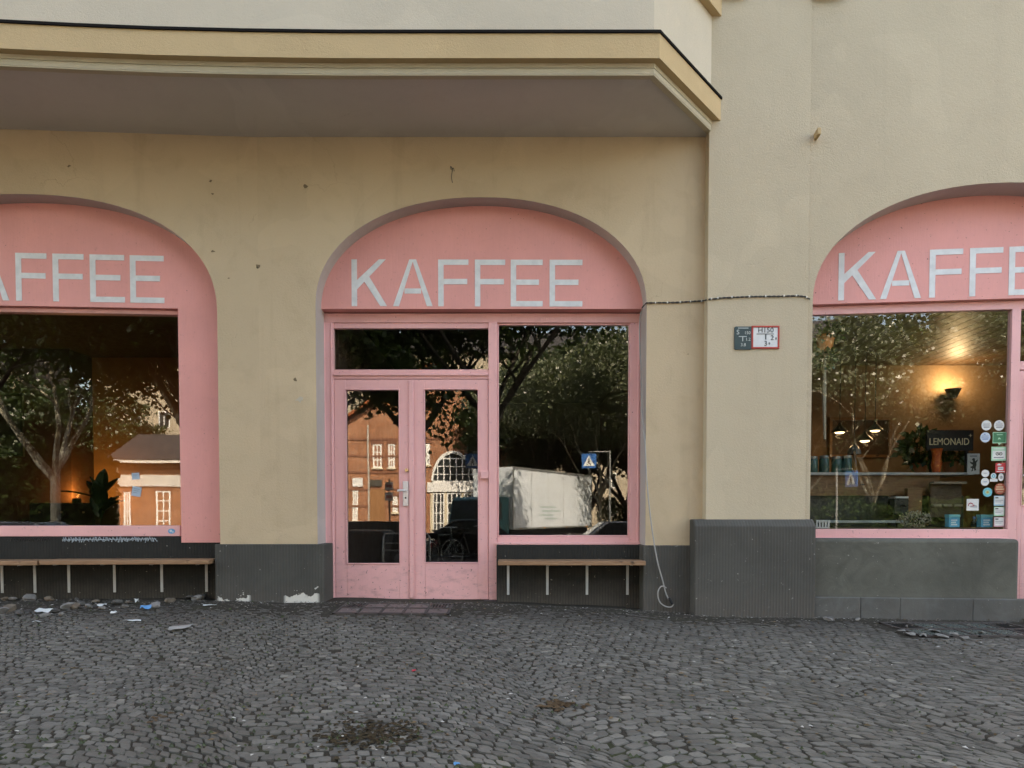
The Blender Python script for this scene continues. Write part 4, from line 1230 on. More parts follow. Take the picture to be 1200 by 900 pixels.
# card with the bear
x0, z0 = wpt(1133.5, 556, YS - .02)[[0, 2]]; x1, z1 = wpt(1148.3, 531.5, YS - .02)[[0, 2]]
base = ((x0 + x1) / 2, YS - .02, z0)
t = W('postcard', base, 'white upright card with a black standing bear', 'card')
MB().box(x0, x1, YS - .02, YS - .012, z0, z1).build('card', plain('card stock', (.52, .52, .50), .7), t, base)
bear = [(.30, .16), (.44, .18), (.46, .30), (.52, .34), (.58, .20), (.72, .22), (.70, .30), (.66, .34), (.74, .50), (.72, .62), (.80, .70), (.84, .80), (.76, .78), (.66, .70), (.62, .72), (.60, .82), (.54, .88), (.44, .86), (.36, .80), (.42, .74), (.46, .70), (.40, .64), (.28, .66), (.20, .70), (.22, .60), (.38, .54), (.44, .52), (.40, .44), (.26, .42), (.24, .36), (.38, .34), (.38, .26)]
MB().prism([(x0 + (x1 - x0) * u, z0 + (z1 - z0) * (v * .9)) for u, v in bear], YS - .0215, YS - .0195).build('emblem', INK, t, base)
MB().box(x0 + .025, x1 - .03, YS - .0216, YS - .0195, z1 - .035, z1 - .022).build('lettering', STP, t, base)
# coffee machine, cabinet and things below the counter, seen in the dark
x0, z0 = wpt(1090, 606, 1.0)[[0, 2]]; x1, z1 = wpt(1127, 566, 1.0)[[0, 2]]
base = ((x0 + x1) / 2, 1.0, z0); t = W('shelf_unit', base, 'brown open display shelf with pale ledges in the dark below the counter', 'shelf')
BRN = plain('brown cabinet', (.10, .062, .035), .6)
MB().box(x0, x1, 1.0, 1.04, z0, z1).build('back_panel', BRN, t, base)
MB().box(x0 - .01, x1 + .01, .93, .998, z1 - .012, z1 + .012).build('ledge', plain('pale ledge', (.30, .24, .17), .6), t, base)
for a_, b_ in ((.02, .30), (.36, .64), (.70, .98)): MB().box(x0 + (x1 - x0) * a_, x0 + (x1 - x0) * b_, .96, .999, z0 + .12, z0 + .145).build('ledge', MATS['pale ledge'], t, base)
x0, z0 = wpt(1063, 603, .98)[[0, 2]]; x1, z1 = wpt(1081, 572, .98)[[0, 2]]
base = ((x0 + x1) / 2, 1, z0); t = W('cabinet', base, 'brown wooden cabinet door left of the open display shelf', 'cabinet')
MB().box(x0, x1, .98, 1.04, z0, z1).build('door', MIDWOOD, t, base, bev=.004); MB().disc(x1 - .03, (z0 + z1) / 2, .008, .96, .98, 10).build('knob', BRASS, t, base)
x0, z0 = wpt(1041, 603, 1.0)[[0, 2]]; x1, z1 = wpt(1058, 580, 1.0)[[0, 2]]
base = ((x0 + x1) / 2, .95, z0); t = W('coffee_machine', base, 'small dark coffee machine with a steel top by the brown cabinet', 'coffee machine')
MB().box(x0, x1, .88, 1.02, z0, z1 - .04).build('body', plain('machine black', (.03, .03, .03), .3), t, base, bev=.01)
MB().box(x0 + .01, x1 - .01, .87, 1.02, z1 - .04, z1 - .02).build('rail', SATIN, t, base); MB().tube([((x0 + x1) / 2, .87, z0 + .10), ((x0 + x1) / 2, .80, z0 + .09)], .012, 8).build('handle', IRON, t, base)
# window table, crate, dried flowers, hanging plant
x0 = wpt(970, 613, .72)[0]; x1 = wpt(1064, 613, .72)[0]; z1 = wpt(1010, 610, .72)[2]
base = ((x0 + x1) / 2, .9, FZ); t = W('window_table', base, 'narrow pale table top just inside the window glass', 'table')
MB().box(x0, x1, .72, 1.0, z1 - .025, z1).build('table_top', plain('pale table top', (.40, .42, .40), .4), t, base, bev=.003)
for xx_ in (x0 + .08, x1 - .08):
    for yy_ in (.77, .95): MB().box(xx_ - .015, xx_ + .015, yy_ - .015, yy_ + .015, FZ, z1 - .025).build('leg', IRON, t, base)
sa, za = SR.at(955.5, 619, .46); sb, zb2 = SR.at(971.5, 609.5, .46); base = ((sa + sb) / 2, .5, za)
t = thing_on(SR, 'slatted_crate', base, 'small white slatted crate in the bottom corner of the window by the big plinth', 'crate')
PW = plain('white crate paint', (.62, .62, .60), .6)
MB().box(sa, sb, .44, .56, za, za + .012).build('bottom', PW, t, base)
MB().box(sa - .004, sb + .004, .432, .568, zb2 - .016, zb2).build('rim', PW, t, base)
m = MB()
for k in range(5):
    xx_ = sa + (sb - sa) * (k / 4) * .86; m.box(xx_, xx_ + (sb - sa) * .12, .436, .446, za + .012, zb2 - .016)
m.build('slats', PW, t, base)
DRY = leaf_mat('dried flowers', (.30, .24, .17), (.50, .44, .36), .2)
xx_, zz_ = SR.at(1071, 617, .62); ww = SR.world(xx_, .62, zz_)
t = W('dried_flowers', ww, 'bunch of pale dried flowers lying spread behind the glass', 'flowers')
v, q = foliage_ball((0, 0, .07), (.17, .08, .08), 420, .028, 9); np_mesh('blossoms', v, q, DRY, t)
m = MB()
for k in range(9): m.tube([(-.1 + .025 * k, 0, -.02), (-.15 + .037 * k, 0, .08)], .003, 4)
m.build('stems', plain('dry stems', (.15, .11, .06), .8), t)
p = wpt(967, 402, .52)
t = W('hanging_plant', p, 'hanging plant in an orange pot slung in cords at the window top', 'plant')
MB().lathe([(.065, -.08), (.092, .05), (.10, .05), (.10, .075), (.085, .075)], 0, 0, 18).build('pot', plain('orange pot', (.80, .27, .08), .6), t)
v1, q1 = foliage_ball((0, 0, .10), (.16, .14, .10), 200, .07, 12); v2, q2 = foliage_ball((.0, 0, -.16), (.10, .1, .12), 130, .06, 13)
np_mesh('foliage', np.concatenate([v1, v2]), np.concatenate([q1, q2 + len(v1)]), PLANT_D, t)
m = MB(); cords = plain('macrame cord', (.45, .38, .28), .9)
for k in range(4):
    a_ = k * 1.571 + .6; m.tube([(0, 0, .30), (.085 * math.cos(a_), .085 * math.sin(a_), .05), (.06 * math.cos(a_), .06 * math.sin(a_), -.06), (0, 0, -.13)], .005, 5)
m.tube([(0, 0, .30), (0, 0, max(.31, CZ - p[2]))], .005, 5); m.tube([(0, 0, -.13), (0, .01, -.5), (.01, 0, -1.0)], [.012, .022, .012], 6)
m.build('cord', cords, t)
m = MB(); x = wpt(1141.5, 617, .9)[0]; z0 = wpt(1141, 618, .9)[2]
t = W('bottle', (x, .9, z0), 'small dark bottle with a pale cap between the two turquoise tins', 'bottle')
MB().lathe([(.032, 0), (.034, .01), (.034, .05), (.013, .075), (.012, .09)], 0, 0, 14).build('body', plain('dark bottle glass', (.02, .025, .04), .15), t); MB().lathe([(.016, .09), (.016, .12)], 0, 0, 12).build('cap', STPB, t)
# sill board inside that these stand on
part(MB().box(.06, 4.2, .47, 1.02, Zr(620) - .03, Zr(618.5) - .004), 'inner_sill', DARKWOOD, SR)

# ------------------------------------------------------------------ inside, left-hand room
p = wpt(83, 590, 2.42); zl_top = wpt(80, 590, 2.42)[2]
x0 = wpt(33, 600, 2.0)[0]; x1 = wpt(110, 600, 2.0)[0]
base = ((x0 + x1) / 2, 2.25, FZ)
t = W('sideboard', base, 'low black sideboard under the warm corner lamp', 'sideboard')
MB().box(x0, x1, 2.02, 2.59, FZ + .1, zl_top).build('body', plain('black lacquer', (.014, .012, .011), .35), t, base, bev=.008)
for xx_ in (x0 + .06, x1 - .06):
    for yy_ in (2.06, 2.46): MB().box(xx_ - .02, xx_ + .02, yy_ - .02, yy_ + .02, FZ, FZ + .1).build('leg', IRON, t, base)
for k in (0, 1, 2): MB().disc(x0 + (x1 - x0) * (k + .5) / 3, zl_top - .12, .012, 2.0, 2.02, 10).build('knob', BRASS, t, base)
t = W('uplight', (p[0] + .02, 2.515, zl_top), 'small lamp shining orange up the corner of the dark wall', 'lamp')
MB().lathe([(.05, 0), (.055, .01), (.055, .07), (.046, .07), (.046, .02)], 0, 0, 18).build('housing', IRON, t)
MB().lathe([(.0, .025), (.04, .03), (.04, .055), (0, .06)], 0, 0, 14).build('bulb', glow('uplight glow', (1, .5, .16), 4), t)
lamp_light((.01, 0, .10), 2.8, (1.0, .46, .14), .03, t)
p = wpt(118, 597, 1.75)
t = W('pot_plant', (p[0], 1.75, FZ), 'broad leaved dark plant silhouetted before the orange glow', 'plant')
zc_ = p[2]
MB().lathe([(.11, 0), (.15, .3), (.155, .32), (.14, .32)], 0, 0, 20).build('pot', plain('brown glazed pot', (.06, .035, .02), .4), t)
m = MB(); BL = plain('broad leaf', (.018, .035, .014), .45)
random.seed(11)
stems = MB()
for k in range(15):
    a_ = k * 2.4; tl = random.uniform(.2, 1.15); L_ = random.uniform(.34, .46); zb3 = zc_ - FZ + random.uniform(-.12, .16)
    d_ = Vector((math.cos(a_) * math.sin(tl), math.sin(a_) * math.sin(tl) * .8, math.cos(tl))).normalized(); sd = d_.cross(Vector((0, 0, 1))).normalized() if abs(d_.z) < .98 else Vector((1, 0, 0))
    o_ = Vector((0, 0, zb3)); nn = sd.cross(d_)
    prev = None
    for i in range(7):
        u = i / 6; wv = .085 * math.sin(math.pi * min(1, .08 + u * .92)) ** .8; c_ = o_ + d_ * L_ * u - Vector((0, 0, .22 * L_ * u * u))
        cur = (c_ - sd * wv + nn * .02 * (1 if wv else 0), c_, c_ + sd * wv + nn * .02)
        if prev: m.quad(prev[0], prev[1], cur[1], cur[0]); m.quad(prev[1], prev[2], cur[2], cur[1])
        prev = cur
    stems.tube([(0, 0, .3), tuple(o_)], .008, 5)
m.build('foliage', BL, t); stems.build('stem', MATS['plant stem'], t)
x0, z0 = wpt(-14, 535, YW)[[0, 2]]; x1, z1 = wpt(28, 461, YW)[[0, 2]]
base = ((x0 + x1) / 2, YW - .03, z0)
t = W('framed_picture', base, 'dark framed picture hanging on the brown side wall', 'picture')
n = NT('dim painting'); n.pbr(n.ramp(n.noise(5, 5, .6), [(.3, (.02, .03, .028)), (.55, (.06, .06, .04)), (.75, (.13, .10, .06))]), .4); PAINTG = n.m
MB().ring(x0, x1, z0, z1, .04, YW - .035, YW - .001).build('frame', IRON, t, base, bev=.004); MB().box(x0 + .04, x1 - .04, YW - .022, YW - .004, z0 + .04, z1 - .04).build('canvas', PAINTG, t, base)

# ------------------------------------------------------------------ cellar gratings in the pavement
def cellar_grate(x0, x1, y0, y1, cols, vents, skew, label, glassmat):
    zc = lambda x, y: float(gz(x, y))
    base = ((x0 + x1) / 2, (y0 + y1) / 2, zc((x0 + x1) / 2, (y0 + y1) / 2))
    t = W('cellar_light', base, label, 'grating')
    IR = plain('rusty cast iron', (.055, .045, .04), .7, bump=.004)
    def P(u, v, dz): x = x0 + (x1 - x0) * u; y = y0 + (y1 - y0) * v; return (x - base[0], y - base[1], zc(x, y) - base[2] + dz)
    def slab(m, u0, u1, v0, v1, d0_, d1_):
        a = [P(u0, v0, d0_), P(u1, v0, d0_), P(u1, v1, d0_), P(u0, v1, d0_)]; b = [P(u0, v0, d1_), P(u1, v0, d1_), P(u1, v1, d1_), P(u0, v1, d1_)]
        m._add(a + b, [(0, 3, 2, 1), (4, 5, 6, 7), (0, 1, 5, 4), (1, 2, 6, 5), (2, 3, 7, 6), (3, 0, 4, 7)])
    m = MB(); slab(m, 0, 1, 0, 1, -.03, -.004); fu, fv = .022, .07
    us = [fu + (1 - fu) * k / cols for k in range(cols)] + [1]
    for k in range(cols + 1):
        u = (1 - fu) * k / cols; slab(m, u, u + fu, 0, 1, -.004, .008)
    for j in range(3):
        v = (1 - fv) * j / 2; slab(m, 0, 1, v, v + fv, -.004, .0075)
    m.build('frame', IR, t)
    for j in range(2):
        for k in range(cols):
            ua = (1 - fu) * k / cols + fu + .004; ub = (1 - fu) * (k + 1) / cols - .004; va = (1 - fv) * j / 2 + fv + .02; vb = (1 - fv) * (j + 1) / 2 - .02
            mm = MB()
            if (k, j) in vents:
                for q in range(6): slab(mm, ua + (ub - ua) * q / 6, ua + (ub - ua) * (q + .45) / 6, va, vb, -.004, .005)
                mm.build('vent', IRON, t)
            else:
                slab(mm, ua, ub, va, vb, -.004, .0035); mm.build('glass_cell', glassmat, t)
    return t


CG1 = plain('dusty glass prism', (.10, .085, .078), .42, nscale=20, var=.25); CG2 = plain('green glass prism', (.075, .09, .08), .28, nscale=20, var=.25)
q0 = wpt(404, 712, -.12); q1 = wpt(532, 712, -.12)
cellar_grate(q0[0] + .02, q1[0], -.66, -.13, 5, {(0, 1), (4, 1)}, 0, 'iron cellar grating with glass cells set in the pavement before the pink door', CG1)
cellar_grate(3.34, 4.50, -1.14, -.48, 5, {(0, 1), (4, 1), (4, 0)}, 0, 'iron cellar grating with greenish cells in the pavement under the right window', CG2)

# ------------------------------------------------------------------ rubble and litter
def rock_mesh(name, r, seed, mat, flat=.65):
    import bmesh
    r_ = random.Random(seed); bm = bmesh.new(); bmesh.ops.create_icosphere(bm, subdivisions=2, radius=r)
    ax = [Vector((r_.gauss(0, 1), r_.gauss(0, 1), r_.gauss(0, 1))).normalized() for _ in range(9)]; cut = [r * r_.uniform(.5, .85) for _ in ax]
    for v in bm.verts:
        for a_, c_ in zip(ax, cut):
            d_ = v.co.dot(a_)
            if d_ > c_: v.co -= a_ * (d_ - c_)
        v.co.z *= flat; v.co += Vector((r_.gauss(0, r * .03),) * 3)
    me = bpy.data.meshes.new(name); bm.to_mesh(me); bm.free(); me.materials.append(mat); return me


STONES = [plain('rubble grey', (.19, .18, .165), .9, var=.3, nscale=30, bump=.008), plain('rubble brown', (.14, .11, .08), .9, var=.3, nscale=30, bump=.008), plain('rubble dark', (.085, .08, .072), .9, var=.3, nscale=30, bump=.008)]
random.seed(21); MESH_R = [rock_mesh('rubble_stone', .05, k, STONES[k % 3]) for k in range(7)]


def gpt(px_, py_):
    """where the line of sight meets the pavement"""
    r = ray(px_, py_); t = 3.0
    for _ in range(40):
        p = CAM + r * t; t += (p[2] - float(gz(p[0], p[1]))) / max(.02, -r[2]) * .8
    return CAM + r * t


spots = [(3, 718, .07), (10, 716, .07), (22, 720, .05), (35, 703, .06), (58, 704, .055), (66, 717, .05), (73, 721, .045), (80, 713, .06), (88, 712, .07), (95, 710, .06), (104, 712, .05), (112, 706, .04), (138, 708, .07), (146, 712, .05), (182, 712, .055), (199, 705, .05), (223, 702, .05), (231, 703, .065), (236, 702, .045), (247, 698, .06), (53, 722, .04), (120, 714, .035), (150, 706, .03), (90, 704, .035), (15, 703, .05), (6, 703, .04)]
for k, (p_, q_, r_) in enumerate(spots):
    g = gpt(p_, q_); y = min(g[1], .12); x = g[0]
    o = bpy.data.objects.new('rubble_stone', MESH_R[k % 7]); COL.objects.link(o)
    s_ = r_ / .05 * random.uniform(.8, 1.05); o.scale = (s_ * random.uniform(.8, 1.2), s_, s_ * random.uniform(.7, 1.0)); o.rotation_euler = (random.uniform(-.4, .4), random.uniform(-.4, .4), random.uniform(0, 6.28))
    o.location = (x, y, float(gz(x, y)) + .014 * s_); tag(o, 'broken stone in the rubble at the foot of the wall under the long bench', 'stone', 'rubble at the foot of the wall')
for k, (p_, q_, r_) in enumerate([(961, 724, .045), (967, 727, .05), (1178, 722, .06), (1184, 719, .04), (985, 722, .03)]):
    g = gpt(p_, q_); o = bpy.data.objects.new('rubble_stone', MESH_R[(k + 2) % 7]); COL.objects.link(o); s_ = r_ / .05; o.scale = (s_ * 1.3, s_, s_ * .7); o.rotation_euler = (.2, .1, k)
    o.location = (g[0], min(g[1], -.42), float(gz(g[0], g[1])) + .02); tag(o, 'dark crumbled stone at the foot of the step under the right window', 'stone', 'crumbled stones by the step')


def flake(px_, py_, w_, d_, mat, name, label, cat, seed, bend=.012, group=None):
    g = gpt(px_, py_); r_ = random.Random(seed); z = float(gz(g[0], g[1]))
    n_ = 5; m = MB(); top = []
    out = [(math.cos(a) * w_ / 2 * r_.uniform(.75, 1.1), math.sin(a) * d_ / 2 * r_.uniform(.75, 1.1)) for a in [i * 2 * math.pi / 9 for i in range(9)]]
    vs = [(x, y, .004 + bend * r_.uniform(0, 1)) for x, y in out]
    m._add(vs + [(0, 0, .006 + bend * .7)] + [(x, y, z_ - .0015) for x, y, z_ in vs] + [(0, 0, .0045 + bend * .7)], [(i, (i + 1) % 9, 9) for i in range(9)] + [((i + 1) % 9 + 10, i + 10, 19) for i in range(9)] + [(i, i + 10, (i + 1) % 9 + 10, (i + 1) % 9) for i in range(9)])
    o = m.build(name, mat, None, (0, 0, 0), smooth=False); o.location = (g[0], g[1], z); return tag(o, label, cat, group)


PAPER = plain('scrap paper', (.55, .57, .55), .8); PLASTIC = plain('blue wrapper', (.06, .25, .50), .35); LEAFB = plain('brown leaf', (.20, .105, .04), .8); REDB = plain('red scrap', (.5, .02, .04), .5); CONC = plain('cement smear', (.30, .29, .265), .95, bump=.01)
flake(53, 718, .17, .13, PAPER, 'paper_scrap', 'large crumpled white paper scrap in the rubble by the wall', 'litter', 1, .04)
flake(43, 730, .08, .05, PAPER, 'paper_scrap', 'small white paper scrap lying clear of the rubble', 'litter', 2, .02)
flake(120, 711, .09, .07, PAPER, 'paper_scrap', 'white paper scrap half tucked among rubble stones', 'litter', 3, .03)
flake(160, 707, .05, .05, PAPER, 'paper_scrap', 'crumpled white paper ball under the long bench', 'litter', 4, .05)
flake(171, 714, .10, .06, PLASTIC, 'wrapper', 'crumpled bright blue wrapper under the long bench', 'litter', 5, .04)
flake(245, 710, .14, .05, PAPER, 'paper_scrap', 'flat pale scrap at the corner of the chipped plinth', 'litter', 6, .01)
flake(133, 719, .07, .05, PAPER, 'paper_scrap', 'pale scrap at the front edge of the rubble', 'litter', 7, .02)
flake(155, 728, .16, .05, PAPER, 'paper_scrap', 'long thin pale strip of litter on the cobbles', 'litter', 17, .01)
flake(212, 736, .17, .3, CONC, 'cement_lump', 'flat pale smear of cement on the cobbles', 'cement', 8, .016)
flake(485, 787, .035, .03, REDB, 'red_scrap', 'tiny bright red scrap on the cobbles before the door', 'litter', 9, .01)
flake(535, 897, .03, .03, PLASTIC, 'metal_scrap', 'small bluish scrap at the bottom of the pavement', 'litter', 19, .01)
CONC2 = plain('cement crust', (.20, .19, .17), .95, var=.3, nscale=30, bump=.01)
for k, (p_, q_, w_) in enumerate(((1055, 741, .12), (1066, 744, .16), (1082, 746, .09), (1095, 741, .14), (1104, 747, .18), (1118, 744, .10), (1130, 749, .12), (1150, 743, .08), (1089, 751, .1))):
    flake(p_, q_, w_ * .62, w_ * .8, CONC2, 'cement_lump', 'pale broken crust of cement beyond the right cellar grating', 'cement', 30 + k, .022, 'cement crusts near the right grating')

# small bits everywhere: leaf crumbs, grit, moss, a heap of mulch
def scatter(name, label, mat, n, region, size, seed, dens=None, thick=.4):
    r_ = np.random.default_rng(seed); V_, F_ = [], []
    k = 0
    while k < n:
        if region is None: x = r_.uniform(-5.6, 5.6); y = -r_.uniform(.05, 4.6)
        else: a_ = r_.normal(size=2); x = region[0] + a_[0] * region[2]; y = region[1] + a_[1] * region[3]
        if y > -.03 or (dens and r_.random() > dens(x, y)): continue
        z = float(gz(x, y)); s = size * r_.uniform(.5, 1.6); an = r_.uniform(0, 6.28); c, s2 = math.cos(an), math.sin(an); b = len(V_)
        for u, v, w in ((-1, -.35, 0), (.2, -.5, .1), (1, .1, 0), (-.1, .55, .1), (0, 0, thick)): V_.append((x + s * (u * c - v * s2), y + s * (u * s2 + v * c), z + .004 + s * w * r_.uniform(.5, 1.3)))
        F_ += [(b, b + 1, b + 4), (b + 1, b + 2, b + 4), (b + 2, b + 3, b + 4), (b + 3, b, b + 4)]; k += 1
    o = np_mesh(name, V_, F_, mat, tris=True); return tag(o, label, None, None, 'stuff')


scatter('leaf_litter', 'crumbled brown leaf bits in the joints of the cobbles', leaf_mat('leaf bits', (.05, .036, .02), (.22, .15, .085), .1), 950, None, .013, 41)
scatter('pale_grit', 'pale grit and paper specks on the cobbles', plain('pale grit', (.46, .44, .40), .9), 260, None, .010, 42)
scatter('wall_grit', 'grit and crumbs along the foot of the wall', plain('dark grit', (.12, .105, .085), .95, var=.4, nscale=40), 2600, None, .012, 43, lambda x, y: math.exp(y / .28) + .0)
scatter('wall_dust', 'light crumbs of plaster along the foot of the wall', plain('plaster crumbs', (.36, .34, .30), .95), 420, None, .010, 47, lambda x, y: math.exp(y / .3))
g = gpt(434, 860); scatter('mulch', 'flat patch of dark mulch and bits on the cobbles', leaf_mat('mulch bits', (.015, .011, .007), (.06, .045, .025), .02), 420, (g[0], g[1], .13, .11), .014, 44)
g = gpt(655, 826); scatter('leaf_heap', 'little clump of dry brown leaves on the cobbles', leaf_mat('dry leaves', (.035, .02, .01), (.12, .078, .045), .05), 60, (g[0], g[1], .045, .05), .020, 45)
g = gpt(186, 842); scatter('leaf_heap', 'rusty leaf bits on the cobbles', MATS['dry leaves'], 14, (g[0], g[1], .04, .04), .014, 46)
scatter('moss', 'low green moss tufts in the joints of the cobbles', leaf_mat('moss', (.022, .034, .012), (.05, .068, .022), .1), 1900, None, .009, 48, lambda x, y: (1.0 if y < -2.9 else .12) * (1.0 if x < -.2 else .35), 1.1)


# ------------------------------------------------------------------ across the street (seen in the glass)
RD = -.72; FP = -.60
MX = lambda sec, p, q, Y: mirror_at(sec, p, q, Y)

# trees
n = NT('plane bark'); fb = n.noise(4.5, 5, .55, co=n.scaled(1, 1, .5), dist=.6)
n.pbr(n.ramp(fb, [(.36, (.16, .135, .09)), (.46, (.34, .30, .22)), (.56, (.52, .49, .40)), (.70, (.60, .57, .48))]), .85, 0, n.bump(fb, .4, .01), .2); BARK = n.m
BARKD = plain('dark bark', (.07, .058, .045), .95, var=.35, nscale=12, bump=.01)
LF1 = leaf_mat('plane leaves', (.028, .062, .012), (.075, .12, .028), .3); LF2 = leaf_mat('silvery leaves', (.06, .075, .04), (.135, .15, .09), .3)

LF3 = leaf_mat('dark leaves', (.016, .032, .010), (.036, .055, .018), .2)


def tree_meshes(seed, height, fork, spread, low, nleaf, leaf, bark, leafmat, r0=.24, lean=0.0):
    r_ = np.random.default_rng(seed); m = MB(); tips = []

    def limb(p, d, L, r, lvl):
        n_ = 6; pts = [p.copy()]; d = d / np.linalg.norm(d)
        for i in range(n_):
            d = d + r_.normal(0, .10 + .04 * lvl, 3) + np.array([0, 0, .05]); d /= np.linalg.norm(d); pts.append(pts[-1] + d * L / n_)
        rad = [r * (1 - .62 * i / n_) for i in range(n_ + 1)]
        m.tube(pts, rad, 9 if lvl < 2 else 5)
        if lvl >= 3:
            tips.extend([pts[-1], pts[-3]]); return
        if lvl >= 1: tips.append(pts[-1])
        k = (4, 4, 3)[lvl]
        for j in range(k):
            i = n_ - (j % 3) if lvl else int(r_.integers(3, n_ + 1))
            q = r_.normal(0, 1, 3); q[2] = abs(q[2]) * .35 - low * (.5 if lvl else .1); dd = d * .75 + q / np.linalg.norm(q) * (.95 if lvl else .8)
            limb(pts[i], dd, L * r_.uniform(.5, .78), rad[i] * .66, lvl + 1)
    th = fork; pts = [np.array([lean * (z / th) ** 1.5, 0, z]) for z in np.linspace(-.4, th, 7)]
    m.tube(pts, [r0 * 1.35] + [r0 * (1.08 - .05 * i) for i in range(6)], 12)
    top = pts[-1]
    nl = 5
    for j in range(nl):
        a_ = j * 2 * math.pi / nl + r_.uniform(-.4, .4); dd = np.array([math.cos(a_) * spread / height * 1.5, math.sin(a_) * spread / height * 1.5, r_.uniform(.6, 1.2)])
        limb(top - np.array([0, 0, r_.uniform(0, .5)]), dd, (height - fork) * r_.uniform(.42, .58), r0 * .62, 0 if j < 4 else 1)
    T = np.array(tips); c = T[r_.integers(0, len(T), nleaf)] + r_.normal(0, 1, (nleaf, 3)) * np.array([.42, .42, .36])
    dirn = r_.normal(size=(nleaf, 3)); dirn[:, 2] -= .35; dirn /= np.linalg.norm(dirn, axis=1)[:, None]
    w = np.cross(dirn, r_.normal(size=(nleaf, 3))); w /= np.linalg.norm(w, axis=1)[:, None]; s = (leaf * r_.uniform(.6, 1.35, nleaf))[:, None]
    V_ = np.stack([c, c + dirn * s * .45 + w * s * .42, c + dirn * s, c + dirn * s * .45 - w * s * .42], 1).reshape(-1, 3)
    tr = m.build('trunk', bark); cr = np_mesh('crown', V_, np.arange(nleaf * 4).reshape(-1, 4), leafmat)
    return tr, cr


KIND = {}
for nm, a in (('plane', (3, 15, 3.4, 5.4, .6, 26000, .20, BARK, LF1, .20)), ('plane_low', (8, 12, 2.6, 6.0, 1.1, 30000, .19, BARKD, LF1, .17)), ('pale', (5, 12, 2.5, 4.2, .7, 36000, .17, BARK, LF2, .105)), ('canopy', (17, 13, 4.3, 6.5, .75, 22000, .18, BARKD, LF1, .15)), ('dense', (12, 13, 2.0, 5.5, .9, 44000, .30, BARKD, LF3, .26))):
    KIND[nm] = tree_meshes(*a)
used_t = set()


def tree(kind, x, y, z, rz, sc, name, label, group):
    t = empty(name, (x, y, z), R(rz), label, 'tree', group); t.scale = (sc, sc, sc)
    for o in KIND[kind]:
        if kind in used_t: o = o.copy(); COL.objects.link(o)
        o.parent = t
    used_t.add(kind); return t


GT = 'trees along the street'
tx = lambda sec, p, Y: MX(sec, p, 560, Y)[0]
tree('plane', tx(SL, 240, -14), -14.0, RD, 20, 1.0, 'plane_tree', 'plane tree mirrored beside the left window, its limbs crossing the top of the glass', GT)
tree('plane', tx(SL, 66, -22.5), -22.5, FP, 200, .95, 'plane_tree', 'plane tree with pale leaning limbs mirrored above the glowing lamp', GT)
tree('canopy', tx(SL, 228, -14.5), -14.5, RD, 75, 1.0, 'plane_tree', 'dark plane tree whose canopy spreads over the upper left window', GT)
tree('canopy', tx(SL, -30, -15), -15, RD, 15, 1.0, 'plane_tree', 'dark plane tree mirrored at the outer side of the left window', GT)
tree('plane_low', tx(SC, 345, -12.6), -12.6, RD, 140, .9, 'plane_tree', 'dark plane tree whose low leaves hang over the mirrored cars in the door', GT)
tree('canopy', tx(SC, 482, -16.5), -16.5, RD, 320, 1.0, 'plane_tree', 'dark plane tree mirrored behind the transom pane', GT)
tree('canopy', tx(SC, 577, -13.5), -13.5, RD, 260, 1.05, 'plane_tree', 'dark plane tree mirrored above the white truck', GT)
tree('canopy', tx(SL, 236, -18), -18.0, RD, 200, .95, 'plane_tree', 'dark plane tree whose leaves hang over the mirrored slate roof', GT)
tree('pale', tx(SC, 703, -33), -33.0, FP, 30, 1.1, 'silver_tree', 'pale leaved white trunked tree mirrored right of the truck', GT)
tree('pale', tx(SC, 775, -30), -30.0, FP, 130, 1.1, 'silver_tree', 'pale leaved tree mirrored at the right jamb of the middle window', GT)
tree('pale', tx(SR, 1025, -25), -25.0, FP, 60, .95, 'silver_tree', 'forked pale tree mirrored in the middle of the right window', GT)
tree('pale', tx(SR, 932, -29), -29.0, FP, 170, 1.05, 'silver_tree', 'pale leaved tree mirrored behind the hanging plant', GT)
tree('pale', tx(SR, 1190, -27), -27.0, FP, 250, 1.05, 'silver_tree', 'pale leaved tree mirrored behind the column of stickers', GT)
tree('plane', tx(SR, 1196, -38), -38.0, FP, 10, 1.15, 'plane_tree', 'tall far plane tree mirrored above the wall lamp', GT)
for k, (sec, p, Y) in enumerate(((SC, 640, -46), (SC, 690, -49), (SC, 735, -47), (SR, 925, -45), (SR, 985, -48), (SR, 1040, -44), (SR, 1100, -50), (SR, 1150, -47), (SR, 1200, -45), (SC, 600, -54), (SL, -25, -57), (SL, 30, -63), (SL, 75, -66))):
    tree('dense', tx(sec, p, Y), Y, FP, 53 * k, 1.0 + .06 * (k % 3), 'far_tree', 'dense dark tree far across the street', 'far trees across the street')
HLEAF = leaf_mat('hedge leaves', (.018, .036, .010), (.04, .062, .02), .2)


